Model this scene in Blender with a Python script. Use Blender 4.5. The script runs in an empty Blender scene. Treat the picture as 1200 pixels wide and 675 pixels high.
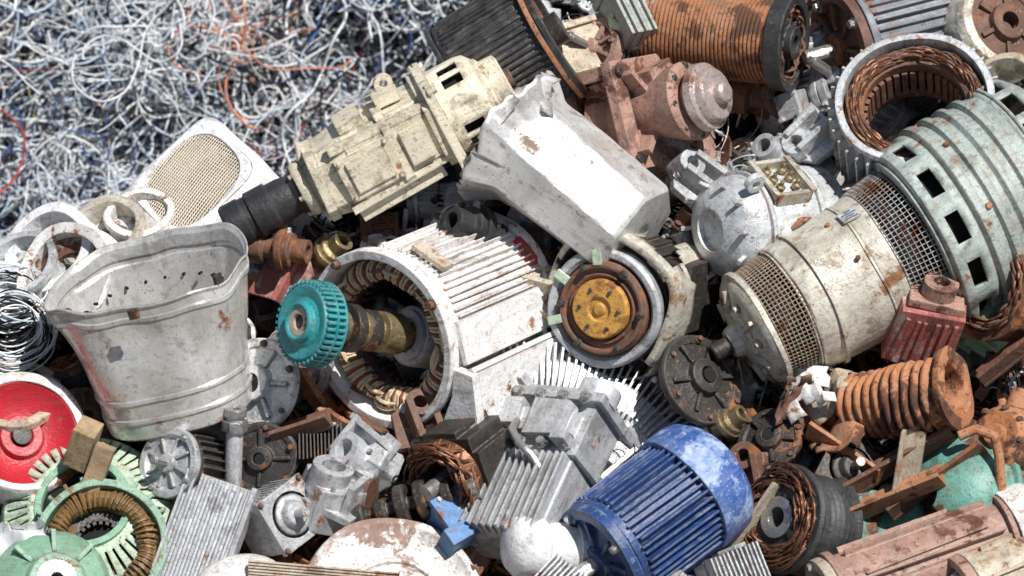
import bpy, math, random
import numpy as np
from mathutils import Vector, Matrix, noise
random.seed(11); rng=np.random.default_rng(5)
scene=bpy.context.scene
G=0.25; PITCH=math.radians(30); pi=math.pi
B=Matrix(((1,0,0),(0,math.sin(PITCH),-math.cos(PITCH)),(0,math.cos(PITCH),math.sin(PITCH))))
ORI=Vector((0,0,3.6))
def base_n(v): return -0.4*v
def Wp(x,v,n): return (ORI+B@Vector((x,v,n)))*G
def W(x,y,n):
    v=3.375-y
    return Wp(x-6,v,n+base_n(v))
# ---------------- materials
MT={}
def N(nt,t,**k):
    n=nt.nodes.new(t)
    for a,b in k.items(): setattr(n,a,b)
    return n
def ramp(nt,src,stops):
    r=N(nt,'ShaderNodeValToRGB'); e=r.color_ramp.elements
    while len(e)<len(stops): e.new(0.5)
    for i,(p,c) in enumerate(stops):
        e[i].position=max(0,min(1,p)); e[i].color=(c,c,c,1) if not isinstance(c,tuple) else (*c,1)
    nt.links.new(src,r.inputs[0]); return r.outputs[0]
def mth(nt,op,a,b,clamp=True):
    m=N(nt,'ShaderNodeMath',operation=op,use_clamp=clamp)
    for i,s in enumerate((a,b)):
        if isinstance(s,(int,float)): m.inputs[i].default_value=s
        else: nt.links.new(s,m.inputs[i])
    return m.outputs[0]
def mixc(nt,f,a,b,bt='MIX'):
    m=N(nt,'ShaderNodeMixRGB',blend_type=bt)
    for i,s in enumerate((f,a,b)):
        if isinstance(s,(int,float)): m.inputs[i].default_value=s
        elif isinstance(s,tuple): m.inputs[i].default_value=(*s,1)
        else: nt.links.new(s,m.inputs[i])
    return m.outputs[0]
R_OR=(0.40,0.15,0.05); R_BR=(0.11,0.045,0.025)
def mat(name,base,base2=None,rust=.3,rc=R_OR,rc2=R_BR,dirt=.5,dc=(0.06,0.05,0.04),metal=0.,rough=.5,sc=1.,edge=.5,ec=None,bump=.35,bev=True,scr=.35,grime=.5,chips=.5):
    if base2 is None: base2=tuple(c*.6+.02 for c in base)
    if base[0]>.3: base=tuple(min(.92,c*1.28) for c in base); base2=tuple(min(.86,c*1.26) for c in base2)
    m=bpy.data.materials.new(name); m.use_nodes=True; nt=m.node_tree; nt.nodes.clear()
    out=N(nt,'ShaderNodeOutputMaterial'); bs=N(nt,'ShaderNodeBsdfPrincipled'); nt.links.new(bs.outputs[0],out.inputs[0])
    tc=N(nt,'ShaderNodeTexCoord'); oi=N(nt,'ShaderNodeObjectInfo')
    rm=mth(nt,'MULTIPLY',oi.outputs['Random'],37.,False)
    va=N(nt,'ShaderNodeVectorMath',operation='ADD'); nt.links.new(tc.outputs['Object'],va.inputs[0]); nt.links.new(rm,va.inputs[1])
    def nz(s,d,r,dist=0,vec=None):
        n=N(nt,'ShaderNodeTexNoise'); n.inputs['Scale'].default_value=s; n.inputs['Detail'].default_value=d; n.inputs['Roughness'].default_value=r; n.inputs['Distortion'].default_value=dist
        nt.links.new(vec or va.outputs[0],n.inputs['Vector']); return n
    n1=nz(1.7*sc,8,.7,.3); n2=nz(6*sc,6,.7); n3=nz(26*sc,3,.6)
    mp=N(nt,'ShaderNodeMapping'); mp.inputs['Scale'].default_value=(7,7,1.2); nt.links.new(va.outputs[0],mp.inputs['Vector'])
    n4=nz(1.5*sc,5,.6,0,mp.outputs[0])
    c=mixc(nt,ramp(nt,n2.outputs[0],[(.38,0),(.66,1)]),base,base2)
    tone=mth(nt,'ADD',mth(nt,'MULTIPLY',oi.outputs['Random'],.22,False),.90,False)
    tc3=N(nt,'ShaderNodeCombineXYZ'); [nt.links.new(tone,tc3.inputs[i]) for i in range(3)]
    c=mixc(nt,1.,c,tc3.outputs[0],'MULTIPLY')
    if scr>0:
        mp2=N(nt,'ShaderNodeMapping'); mp2.inputs['Scale'].default_value=(3,40,9); mp2.inputs['Rotation'].default_value=(.4,.7,.9); nt.links.new(va.outputs[0],mp2.inputs['Vector'])
        n5=nz(1.1,3,.7,.5,mp2.outputs[0])
        c=mixc(nt,mth(nt,'MULTIPLY',ramp(nt,n5.outputs[0],[(.58,0),(.65,1)]),scr),c,tuple(x*.35 for x in base))
        c=mixc(nt,mth(nt,'MULTIPLY',ramp(nt,n5.outputs[0],[(.30,1),(.36,0)]),scr),c,tuple(min(.9,x*1.3+.12) for x in base))
    d1=ramp(nt,n4.outputs[0],[(.48,0),(.70,1)]); d2=ramp(nt,n1.outputs[1],[(.47,0),(.60,1)])
    dm=mth(nt,'MULTIPLY',mth(nt,'MAXIMUM',d1,d2),dirt*.8)
    c=mixc(nt,dm,c,dc)
    if grime>0: # oily dark blotches
        gm=mth(nt,'MULTIPLY',ramp(nt,n1.outputs[0],[(.37,1),(.425,0)]),grime); c=mixc(nt,gm,c,tuple(x*.45 for x in dc))
        gm=mth(nt,'MULTIPLY',mth(nt,'MULTIPLY',ramp(nt,n2.outputs[0],[(.40,1),(.47,0)]),ramp(nt,n3.outputs[0],[(.46,1),(.54,0)])),grime*.8); c=mixc(nt,gm,c,tuple(x*.6 for x in dc))
    if chips>0 and bev:
        cm=mth(nt,'MULTIPLY',mth(nt,'MULTIPLY',ramp(nt,n2.outputs[0],[(.585,0),(.60,1)]),ramp(nt,n4.outputs[0],[(.47,0),(.52,1)])),chips)
        c=mixc(nt,cm,c,ec if ec else (.30,.16,.09))
    t=.5+(.5-rust)*.32
    rmask=ramp(nt,n1.outputs[0],[(t-.01,0),(t+.035,1)])
    sp=ramp(nt,n3.outputs[0],[(.66-rust*.12,0),(.70-rust*.12,.8)])
    msk=mth(nt,'MAXIMUM',rmask,sp) if rust>0 else sp
    rcol=mixc(nt,ramp(nt,n2.outputs[0],[(.35,0),(.62,1)]),rc,rc2)
    if rust<=0: msk=mth(nt,'MULTIPLY',sp,.3)
    c=mixc(nt,msk,c,rcol)
    nrm=None
    if bev:
        bv=N(nt,'ShaderNodeBevel'); bv.samples=2; bv.inputs['Radius'].default_value=.022*G*1.3
        ge=N(nt,'ShaderNodeNewGeometry')
        dt=N(nt,'ShaderNodeVectorMath',operation='DOT_PRODUCT'); nt.links.new(bv.outputs[0],dt.inputs[0]); nt.links.new(ge.outputs['Normal'],dt.inputs[1])
        e=ramp(nt,mth(nt,'SUBTRACT',1.,dt.outputs['Value']),[(.02,0),(.12,1)])
        e=mth(nt,'MULTIPLY',mth(nt,'MULTIPLY',e,ramp(nt,n2.outputs[0],[(.42,0),(.55,1)])),edge)
        c=mixc(nt,e,c,ec if ec else tuple(min(1,x*1.1) for x in R_OR)); nrm=bv.outputs[0]
    nt.links.new(c,bs.inputs['Base Color'])
    nt.links.new(mth(nt,'MULTIPLY',mth(nt,'SUBTRACT',1.,msk),metal),bs.inputs['Metallic'])
    nt.links.new(mth(nt,'ADD',mth(nt,'MULTIPLY',msk,.35),mth(nt,'ADD',rough,mth(nt,'MULTIPLY',mth(nt,'SUBTRACT',n2.outputs[0],.5,False),.5,False),False)),bs.inputs['Roughness'])
    if bump>0:
        bp=N(nt,'ShaderNodeBump'); bp.inputs['Strength'].default_value=bump; bp.inputs['Distance'].default_value=.05*G
        h=mth(nt,'ADD',n2.outputs[0],mth(nt,'ADD',mth(nt,'MULTIPLY',n3.outputs[0],.3,False),mth(nt,'MULTIPLY',msk,.12),False),False)
        nt.links.new(h,bp.inputs['Height'])
        if nrm: nt.links.new(nrm,bp.inputs['Normal'])
        nt.links.new(bp.outputs[0],bs.inputs['Normal'])
    MT[name]=m; return m
def plain(name,col,rough=.5,metal=0,var=.3,sc=8):
    m=bpy.data.materials.new(name); m.use_nodes=True; nt=m.node_tree; bs=nt.nodes['Principled BSDF']
    tc=N(nt,'ShaderNodeTexCoord'); n=N(nt,'ShaderNodeTexNoise'); n.inputs['Scale'].default_value=sc; n.inputs['Detail'].default_value=5
    nt.links.new(tc.outputs['Object'],n.inputs['Vector'])
    c=mixc(nt,ramp(nt,n.outputs[0],[(.35,0),(.65,1)]),col,tuple(x*(1-var) for x in col))
    nt.links.new(c,bs.inputs['Base Color']); bs.inputs['Roughness'].default_value=rough; bs.inputs['Metallic'].default_value=metal
    MT[name]=m
mat('cream',(.70,.64,.50),(.64,.57,.43),rust=.10,dirt=.45,dc=(.26,.19,.11),rough=.42,edge=.9,ec=(.14,.10,.06))
mat('black_rubber',(.02,.02,.022),rust=0,dirt=.2,dc=(.15,.14,.12),rough=.5,edge=.2,ec=(.3,.3,.3),scr=.15,grime=0,chips=0)
mat('black_paint',(.03,.031,.034),(.02,.02,.02),rust=.12,rc=(.2,.1,.06),dirt=.4,dc=(.14,.13,.12),rough=.33,edge=.7,ec=(.35,.33,.3),chips=.2)
mat('dark_iron',(.07,.065,.06),(.03,.028,.025),rust=.22,dirt=.3,metal=.3,rough=.40,edge=.6,ec=(.4,.35,.3),chips=.15)
mat('rust_orange',(.40,.16,.06),(.24,.09,.035),rust=.45,rc=(.20,.08,.04),rc2=(.07,.035,.025),dirt=.4,dc=(.46,.34,.27),rough=.75,edge=.3,ec=(.65,.4,.25),chips=.4)
mat('rust_brown',(.22,.10,.06),(.10,.05,.035),rust=.35,dirt=.3,rough=.6,edge=.5,ec=(.55,.4,.3),chips=.3)
mat('rust_cast',(.42,.26,.20),(.30,.16,.12),rust=.34,rc=(.20,.08,.05),rc2=(.09,.04,.03),dirt=.4,rough=.55,edge=.6,ec=(.6,.5,.42),chips=.4)
mat('aluminium',(.68,.69,.70),(.52,.53,.54),rust=.05,dirt=.45,metal=.3,rough=.36,edge=.6,ec=(.85,.85,.85),chips=.2)
mat('aluminium_dirty',(.56,.57,.58),(.36,.36,.36),rust=.14,dirt=.65,metal=.3,rough=.40,edge=.7,ec=(.8,.8,.8),chips=.2)
mat('white_paint',(.84,.83,.81),(.76,.74,.70),rust=.08,dirt=.3,dc=(.36,.31,.24),rough=.42,edge=.5,chips=.3)
mat('white_clean',(.76,.76,.75),(.66,.65,.63),rust=.12,dirt=.45,dc=(.30,.25,.20),rough=.40,edge=.8)
mat('white_rusty',(.82,.80,.76),(.66,.63,.57),rust=.2,dirt=.45,dc=(.25,.2,.15),rough=.42,edge=.8)
mat('mesh_beige',(.64,.58,.48),(.56,.5,.4),rust=0,dirt=.2,rough=.5,edge=0,bev=False,scr=0,grime=0)
mat('sheet_silver',(.66,.66,.65),(.56,.55,.53),rust=.20,rc=(.38,.28,.22),rc2=(.24,.17,.13),dirt=.7,dc=(.38,.32,.27),metal=.3,rough=.36,edge=.5,ec=(.2,.14,.1),bump=.18,sc=.8,grime=.4)
mat('beige_sheet',(.60,.59,.57),(.50,.49,.47),rust=.08,dirt=.5,dc=(.28,.25,.21),metal=.35,rough=.28,edge=.8,ec=(.2,.13,.08),bump=.14,sc=.8,chips=.35,grime=.4)
mat('beige_grey',(.58,.55,.47),(.46,.43,.35),rust=.20,rc=(.4,.2,.09),dirt=.65,dc=(.2,.16,.11),metal=.15,rough=.38,edge=.8)
mat('grey_green',(.38,.43,.40),(.30,.34,.31),rust=.15,dirt=.5,rough=.42,edge=.9)
mat('pale_grey',(.64,.66,.67),(.46,.48,.48),rust=.14,dirt=.55,metal=.2,rough=.4,edge=.7)
mat('blue_grey',(.28,.33,.38),(.18,.21,.25),rust=.25,dirt=.5,rough=.42,edge=.8)
mat('teal',(.03,.38,.40),(.02,.27,.29),rust=.03,dirt=.4,rough=.35,edge=.5,ec=(.5,.5,.45),chips=.2)
mat('blue',(.022,.075,.26),(.015,.045,.15),rust=0.03,rc=(.3,.3,.35),rc2=(.2,.2,.25),dirt=.4,dc=(.05,.05,.07),rough=.36,edge=.9,ec=(.40,.50,.64),chips=.3)
mat('blue_scuffed',(.05,.13,.40),(.035,.09,.30),rust=.50,rc=(.50,.57,.70),rc2=(.14,.24,.48),dirt=.3,dc=(.50,.53,.58),rough=.40,edge=.7,ec=(.6,.63,.68),scr=.8,grime=.2)
mat('light_blue',(.14,.33,.62),(.08,.2,.42),rust=.1,dirt=.3,rough=.5,edge=.6)
mat('pale_green',(.28,.50,.34),(.21,.38,.26),rust=.12,dirt=.45,rough=.42,edge=.8,ec=(.5,.55,.45))
mat('pale_mint',(.50,.60,.46),(.38,.47,.35),rust=.12,dirt=.5,rough=.45,edge=.6)
mat('green_rusty',(.18,.42,.34),(.14,.33,.27),rust=.36,rc=(.24,.10,.05),dirt=.4,rough=.4,edge=.9)
mat('red',(.50,.02,.035),(.40,.015,.025),rust=.05,dirt=.2,rough=.35,edge=.5,grime=.2,chips=.2)
mat('red_faded',(.42,.12,.11),(.26,.09,.08),rust=.35,rc=(.55,.45,.4),rc2=(.3,.2,.17),dirt=.4,rough=.55,edge=.6)
mat('yellow_rust',(.58,.31,.06),(.42,.20,.04),rust=.28,dirt=.3,rough=.6,edge=.5)
mat('brown_gold',(.29,.17,.06),(.18,.09,.03),rust=0,dirt=.4,rough=.4,edge=0,bev=False,scr=0)
mat('pink_steel',(.55,.47,.44),(.38,.27,.23),rust=.25,rc=(.32,.15,.10),dirt=.3,metal=.5,rough=.3,edge=.5,ec=(.8,.75,.7))
mat('copper',(.27,.11,.055),(.14,.06,.035),rust=0,dirt=.4,metal=.5,rough=.42,edge=0,bev=False,scr=0)
mat('copper_bright',(.46,.21,.10),(.3,.13,.06),rust=0,dirt=.2,metal=.4,rough=.4,edge=0,bev=False,scr=0)
mat('cream_winding',(.64,.56,.40),(.46,.33,.19),rust=0,dirt=.3,rough=.6,edge=0,bev=False,scr=0)
mat('red_winding',(.28,.07,.04),(.24,.06,.04),rust=0,dirt=.3,rough=.6,edge=0,bev=False,scr=0)
mat('brass',(.38,.30,.16),(.22,.15,.07),rust=.2,metal=.6,rough=.32,edge=.4,ec=(.8,.7,.5))
mat('tan',(.52,.45,.35),(.38,.31,.22),rust=.18,dirt=.5,rough=.5,edge=.5)
mat('wood',(.42,.30,.18),(.28,.19,.1),rust=0,dirt=.5,rough=.8,edge=.1,chips=0)
mat('steel',(.48,.47,.45),(.32,.31,.29),rust=.18,dirt=.4,metal=.7,rough=.3,edge=.5,ec=(.85,.85,.85),chips=.2)
mat('heap_dirt_shade',(.012,.011,.010),(.007,.006,.006),rust=.15,rc=(.04,.025,.017),dirt=.5,rough=.9,edge=0,bev=False,bump=.6,scr=0)  # near-black: shade of the gaps between parts is put into the mound's colour
mat('plate_stained',(.60,.59,.57),(.46,.41,.38),rust=.38,rc=(.38,.24,.19),rc2=(.26,.17,.14),dirt=.6,dc=(.25,.21,.18),metal=.25,rough=.42,edge=.7)
for n_,c_ in (('w_white',(.90,.91,.92)),('w_grey',(.60,.65,.70)),('w_paleblue',(.58,.70,.84)),('w_blue',(.05,.12,.34)),('w_navy',(.015,.025,.09)),('w_black',(.01,.01,.013)),('w_orange',(.80,.30,.17)),('w_tan',(.68,.58,.48)),('w_green',(.12,.3,.15)),('w_red',(.5,.06,.05)),('w_yellow',(.7,.6,.2))):
    plain(n_,c_,rough=.25,var=.12)
plain('void_shade',(.01,.01,.01),.9); plain('ground_earth',(.16,.13,.10),.95,sc=2); plain('plastic_film',(.82,.82,.82),.15); plain('print_grey',(.16,.17,.19),.6)  # the first one paints the darkness inside bores and hollow housings
# ---------------- mesh builder
I4=Matrix.Identity(4)
def T(x=0,y=0,z=0): return Matrix.Translation((x,y,z))
def RX(d): return Matrix.Rotation(math.radians(d),4,'X')
def RY(d): return Matrix.Rotation(math.radians(d),4,'Y')
def RZ(d): return Matrix.Rotation(math.radians(d),4,'Z')
def RZr(a): return Matrix.Rotation(a,4,'Z')
class MB:
    def __init__(s): s.v=[];s.f=[];s.m=[];s.g=[]
    def mark(s): s.g.append((len(s.v),len(s.f))); return s
    def add(s,vs,fs,M=None,m=0):
        o=len(s.v)
        s.v+= [tuple(M@Vector(p)) for p in vs] if M is not None else [tuple(p) for p in vs]
        s.f+=[tuple(i+o for i in f) for f in fs]; s.m+=[m]*len(fs); return s
    def lathe(s,prof,seg=48,M=None,m=0,rf=None,a0=0.,a1=2*pi):
        full=abs(a1-a0-2*pi)<1e-6; cnt=seg if full else seg+1
        vs=[];rows=[]
        for (r,z) in prof:
            if r<1e-6: rows.append([len(vs)]*cnt); vs.append((0,0,z)); continue
            row=[]
            for i in range(cnt):
                a=a0+(a1-a0)*i/seg; k=rf(a,z) if rf else 1
                row.append(len(vs)); vs.append((r*k*math.cos(a),r*k*math.sin(a),z))
            rows.append(row)
        fs=[]
        for A,Bq in zip(rows[:-1],rows[1:]):
            for i in range(seg):
                j=(i+1)%cnt if full else i+1
                q=[A[i],A[j],Bq[j],Bq[i]]; u=[]
                for t in q:
                    if t not in u: u.append(t)
                if len(u)>2: fs.append(tuple(u))
        return s.add(vs,fs,M,m)
    def cyl(s,r,z0,z1,seg=32,M=None,m=0,r2=None,c=0.0):
        r2=r if r2 is None else r2
        p=[(0,z0),(r-c,z0)]+([(r,z0+c)] if c else [])+([(r2,z1-c)] if c else [])+[(r2-c,z1),(0,z1)]
        return s.lathe(p,seg,M,m)
    def ring(s,r0,r1,z0,z1,seg=48,M=None,m=0,rf=None):
        return s.lathe([(r0,z0),(r1,z0),(r1,z1),(r0,z1),(r0,z0)],seg,M,m,rf)
    def box(s,x,y,z,M=None,m=0,tx=1,ty=1):
        x/=2;y/=2;z/=2
        vs=[(-x,-y,-z),(x,-y,-z),(x,y,-z),(-x,y,-z),(-x*tx,-y*ty,z),(x*tx,-y*ty,z),(x*tx,y*ty,z),(-x*tx,y*ty,z)]
        return s.add(vs,[(0,3,2,1),(4,5,6,7),(0,1,5,4),(1,2,6,5),(2,3,7,6),(3,0,4,7)],M,m)
    def prism(s,poly,z0,z1,M=None,m=0,sc=1):
        n=len(poly); vs=[(x,y,z0) for x,y in poly]+[(x*sc,y*sc,z1) for x,y in poly]
        fs=[tuple(range(n))[::-1],tuple(range(n,2*n))]+[(i,(i+1)%n,n+(i+1)%n,n+i) for i in range(n)]
        return s.add(vs,fs,M,m)
    def bolt(s,r,h,M=None,m=0):
        s.mark()
        return s.lathe([(r*1.35,-h*.1),(r*1.35,h*.12),(r*.98,h*.13),(r*.98,h*.14)],12,M,m).prism([(r*math.cos(i*pi/3),r*math.sin(i*pi/3)) for i in range(6)],0,h,M,m,sc=.93)
    def bolts(s,n,R,z,r,h,m=0,off=0.,flip=False):
        for i in range(n):
            M=RZr(off+2*pi*i/n)@T(R,0,z)
            s.bolt(r,h,M@(RX(180) if flip else I4),m)
        return s
    def tube(s,path,r,sides=6,M=None,m=0,cap=True):
        P=[Vector(p) for p in path]; n=len(P); vs=[];up=Vector((.13,.27,.95))
        for i,p in enumerate(P):
            t=(P[min(i+1,n-1)]-P[max(i-1,0)]).normalized()
            a=t.cross(up)
            if a.length<.05: a=t.cross(Vector((1,0,0)))
            a.normalize(); b=t.cross(a)
            rr=r[i] if isinstance(r,(list,tuple)) else r
            for k in range(sides):
                w=2*pi*k/sides; vs.append(p+a*(rr*math.cos(w))+b*(rr*math.sin(w)))
        fs=[]
        for i in range(n-1):
            for k in range(sides):
                l=(k+1)%sides; fs.append((i*sides+k,i*sides+l,(i+1)*sides+l,(i+1)*sides+k))
        if cap: fs+=[tuple(range(sides))[::-1],tuple(range((n-1)*sides,n*sides))]
        return s.add(vs,fs,M,m)
    def fins(s,n,r0,r1,z0,z1,t,a0=0.,a1=2*pi,m=0,skip=None,jit=0.):
        for i in range(n):
            a=a0+(a1-a0)*i/n
            if skip and skip(a): continue
            h=r1-r0; s.box(h,t,z1-z0-random.uniform(0,jit),RZr(a+random.uniform(-jit,jit)*.04)@T((r0+r1)/2-random.uniform(0,jit)*.25,0,(z0+z1)/2)@RX(random.uniform(-1,1)*jit*5),m)
        return s
    def shell(s,prof,seg,skip=None,M=None,m=0,a0=0.,a1=2*pi,rf=None):
        full=abs(a1-a0-2*pi)<1e-6; cnt=seg if full else seg+1
        vs=[]
        for r,z in prof:
            for i in range(cnt):
                a=a0+(a1-a0)*i/seg; q=r*(rf(a,z) if rf else 1); vs.append((q*math.cos(a),q*math.sin(a),z))
        fs=[]
        for j in range(len(prof)-1):
            for i in range(seg):
                if skip and skip(i,j): continue
                k=(i+1)%cnt; fs.append((j*cnt+i,j*cnt+k,(j+1)*cnt+k,(j+1)*cnt+i))
        return s.add(vs,fs,M,m)
    def winding(s,R,dr,z,h,n,strands,r,span,m=0,sgn=1,sides=5):
        for i in range(n):
            for k in range(strands):
                t0=2*pi*i/n+random.uniform(-.05,.05); R0=R+random.uniform(-dr,dr); hh=h*random.uniform(.65,1.15); bul=random.uniform(-.3,1)*dr; sp=span*random.uniform(.85,1.15)
                pts=[]
                for q in range(9):
                    u=q/8; pts.append(((R0+bul*math.sin(pi*u))*math.cos(t0+sp*u),(R0+bul*math.sin(pi*u))*math.sin(t0+sp*u),z+sgn*hh*math.sin(pi*u)**.6))
                s.tube(pts,r,sides,None,m,False)
        return s
    def lacing(s,R,rt,z,turns,r,m=0,k0=0,wob=.1,sides=5):
        pts=[]
        for i in range(turns*10+1):
            u=i/(turns*10); a=2*pi*u; b=2*pi*turns*u+k0+.3*math.sin(a*5); q=rt*(1+wob*math.sin(a*7+k0*3)*.6)
            pts.append(((R+q*math.cos(b))*math.cos(a),(R+q*math.cos(b))*math.sin(a),z+q*math.sin(b)))
        return s.tube(pts,r,sides,None,m,False)
def sup(p,off=0.):
    return lambda a,z: 1/((abs(math.cos(a+off))**p+abs(math.sin(a+off))**p)**(1/p))
def frame(axis,up):
    z=Vector(axis).normalized(); y=Vector(up); y=y-z*y.dot(z)
    if y.length<1e-3: y=Vector((.3,.5,-.8)); y=y-z*y.dot(z)
    y.normalize(); x=y.cross(z)
    return Matrix((x,y,z)).transposed()
def place(x,y,n,axis=(0,0,1),up=(0,1,0),s=1.):
    return Matrix.Translation(W(x,y,n))@(B@frame(axis,up)).to_4x4()@Matrix.Scale(G*s,4)
def link(o): scene.collection.objects.link(o)
def lab(t): return t if len(t.split())>=4 else t+' lying in the scrap heap'
def thing(name,label,cat,x,y,n,axis=(0,0,1),up=(0,1,0),s=1.,group=None):
    o=bpy.data.objects.new(name,None); o.empty_display_size=.3; link(o)
    o.matrix_basis=place(x,y,n,axis,up,s); o['label']=lab(label); o['category']=cat
    if group: o['group']=group
    return o
def mkmesh(name,mb,mats,angle=35,warp=0.,wf=1.2):
    me=bpy.data.meshes.new(name); vs=mb.v
    if warp:
        so=Vector((random.uniform(0,50),)*3)
        vs=[tuple(Vector(p)+noise.noise_vector(Vector(p)*wf+so)*warp) for p in vs]
    me.from_pydata(vs,[],mb.f)
    for k in (mats if isinstance(mats,(list,tuple)) else [mats]): me.materials.append(MT[k])
    me.polygons.foreach_set('material_index',mb.m)
    me.polygons.foreach_set('use_smooth',[True]*len(me.polygons)); me.update()
    me.set_sharp_from_angle(angle=math.radians(angle)); return me
SING={'bolts':'bolt','clips':'clip','studs':'stud','screws':'screw','terminal_studs':'terminal_stud','clamps':'clamp'}
def part(parent,name,mb,mats,label=None,angle=35,warp=0.,wf=1.2,solid=0,wire=0):
    if name in SING and len(mb.g)>0:
        ends=mb.g[1:]+[(len(mb.v),len(mb.f))]
        for (v0,f0),(v1,f1) in zip(mb.g,ends):
            q=MB(); q.v=mb.v[v0:v1]; q.f=[tuple(i-v0 for i in f) for f in mb.f[f0:f1]]; q.m=mb.m[f0:f1]
            o=part(parent,SING[name],q,mats,label,angle,warp,wf)
        return o
    o=bpy.data.objects.new(name,mkmesh(name,mb,mats,angle,warp,wf)); link(o); o.parent=parent
    if label: o['label']=label
    if wire:
        md=o.modifiers.new('w','WIREFRAME'); md.thickness=wire; md.use_replace=True; md.use_even_offset=False
    if solid:
        md=o.modifiers.new('s','SOLIDIFY'); md.thickness=solid; md.offset=0
    return o
def solo(name,label,cat,mb,mats,x,y,n,axis=(0,0,1),up=(0,1,0),s=1.,warp=0.,wf=1.2,solid=0,angle=35,group=None):
    o=part(None,name,mb,mats,None,angle,warp,wf,solid); o.matrix_basis=place(x,y,n,axis,up,s)
    o['label']=lab(label); o['category']=cat
    if group: o['group']=group
    return o
# ---------------- generic builders (local z = machine axis)
def dome_cover(root,R,z0,d,mt,gmt='dark_iron',name='fan_cover',sgn=-1,rings=6,open_r=.62,label=None):
    o=R*open_r
    mb=MB().lathe([(R-.03,z0),(R,z0),(R,z0+sgn*d*.6),(R*.97,z0+sgn*d*.8),(R*.88,z0+sgn*d*.95),(o,z0+sgn*d),(o-.01,z0+sgn*(d-.05)),(R*.86,z0+sgn*(d*.9)),(R-.04,z0+sgn*d*.6),(R-.03,z0)],56)
    c=part(root,name,mb,mt,label,warp=.05)
    g=MB()
    for i in range(rings):
        r=o*(i+1)/rings; g.ring(r-.012,r+.012,z0+sgn*(d-.03),z0+sgn*d,40)
    for k in range(8): g.box(o,.03,.02,RZr(k*pi/4)@T(o/2,0,z0+sgn*(d-.035)))
    g.cyl(o*.2,z0+sgn*(d-.02),z0+sgn*(d+.02),20)
    part(c,'grille',g,gmt)
    return c
def motor(root,R,L,body,end=None,fins=30,fh=.13,ft=.035,box=True,feet=True,shaft=True,cover=True,hub='steel',covermat=None,boxmat=None,small=False,jit=.12):
    end=end or body; h=L/2
    mb=MB().ring(R-.1,R,-h,h,56)
    def sk(a):
        a=(a+2*pi)%(2*pi)
        return (box and abs(a-pi/2)<.32) or (feet and abs(a-3*pi/2)<.5) or (jit>.3 and random.random()<.15)
    mb.fins(fins,R-.02,R+fh,-h+.06,h-.06,ft,skip=sk,jit=jit)
    mb.ring(R-.05,R+.07,h-.09,h,56); mb.ring(R-.05,R+.07,-h,-h+.09,56)
    part(root,'housing',mb,body,warp=.03)
    e=MB().lathe([(0,h+.22),(.17*R,h+.22),(.3*R,h+.2),(.34*R,h+.1),(.8*R,h+.05),(.9*R,h+.13),(R+.06,h+.12),(R+.07,h),(0,h)],56)
    for k in range(8): e.box(.5*R,.04,.09,RZr(k*pi/4+.2)@T(.58*R,0,h+.1))
    if small: e.bolts(4,.93*R,h+.12,.04,.05,off=pi/4)
    es=part(root,'end_shield',e,end,warp=.03)
    if not small: part(es,'bolts',MB().bolts(4,.93*R,h+.12,.055,.07,off=pi/4),'steel')
    if shaft: part(root,'shaft',MB().lathe([(0,h+.2),(.14*R,h+.2),(.14*R,h+.55),(.12*R,h+.58),(0,h+.58)],24).box(.04,.05,.25,T(.14*R,0,h+.4)),hub)
    if cover: dome_cover(root,R+.1,-h+.04,.45,covermat or body)
    if box:
        b=MB().box(.95*R,.3,.9*R,T(0,R+.15,0),0); c=part(root,'terminal_box',b,boxmat or body,warp=.01)
        lid=MB().box(1.03*R,.07,.98*R,T(0,R+.335,0))
        for sx in(-1,1):
            for sz in(-1,1): lid.cyl(.04,0,.04,10,T(sx*.43*R,R+.37,sz*.41*R)@RX(-90))
        part(c,'lid',lid,boxmat or body)
    if feet:
        f=MB()
        for sx in(-1,1):
            f.box(.12,.35,L*.85,T(sx*.55*R,-R-.02,0)); f.box(.4,.09,L*.95,T(sx*.72*R,-R-.2,0))
        part(root,'mounting_feet',f,body,warp=.01)
def stator(root,R,L,outer,wm=('copper',),nslot=24,wr=.028,h=.25,fin=False,inner='dark_iron',strands=5,span=1.1,wh=1.05,dr=.26):
    hh=L/2; ri=R*.60
    mb=MB().lathe([(R-.09,-hh),(R,-hh),(R,-hh+.08),(R-.03,-hh+.1),(R-.03,hh-.12),(R,hh-.1),(R,hh),(R-.09,hh),(R-.09,-hh)],64)
    if fin: mb.fins(40,R-.04,R+.1,-hh+.12,hh-.12,.03)
    part(root,'housing',mb,outer,warp=.04)
    c=MB().ring(ri+.12,R-.08,-hh+h,hh-h,64); c.fins(nslot,ri,ri+.14,-hh+h,hh-h,.07)
    part(root,'laminated_core',c,inner)
    w=MB()
    for s_,z in((1,hh-h-.02),(-1,-hh+h+.02)):
        w.lathe([(ri+.05,z),(ri+.04,z+s_*h*.5),(ri+.14,z+s_*h*.7),(R-.2,z+s_*h*.6),(R-.15,z)],48,rf=lambda a,z:1+.02*math.sin(a*24),m=len(wm)-1)
    for k,_ in enumerate(wm): w.winding((ri+R-.1)/2,(R-ri)*dr,hh-h,h*wh,nslot,max(1,strands//len(wm)),wr,span*(1 if k%2==0 else -1),m=k)
    part(root,'winding',w,wm)
def flange_mesh(R,t,hub,n=6,r0=0.,ribs=True):
    mb=MB().lathe([(r0,t*.5),(hub*.5,t*.5),(hub*.5,t*2.2),(hub,t*2.0),(hub*1.08,t*1.),(R*.78,t*.75),(R*.8,t),(R-.02,t),(R,t-.02),(R,0),(r0,0)]+([(r0,t*.5)] if r0 else []),56)
    if ribs:
        for k in range(n): mb.box(R*.6,t*.5,t*.8,RZr(2*pi*k/n)@T(R*.5,0,t))
    return mb
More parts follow.
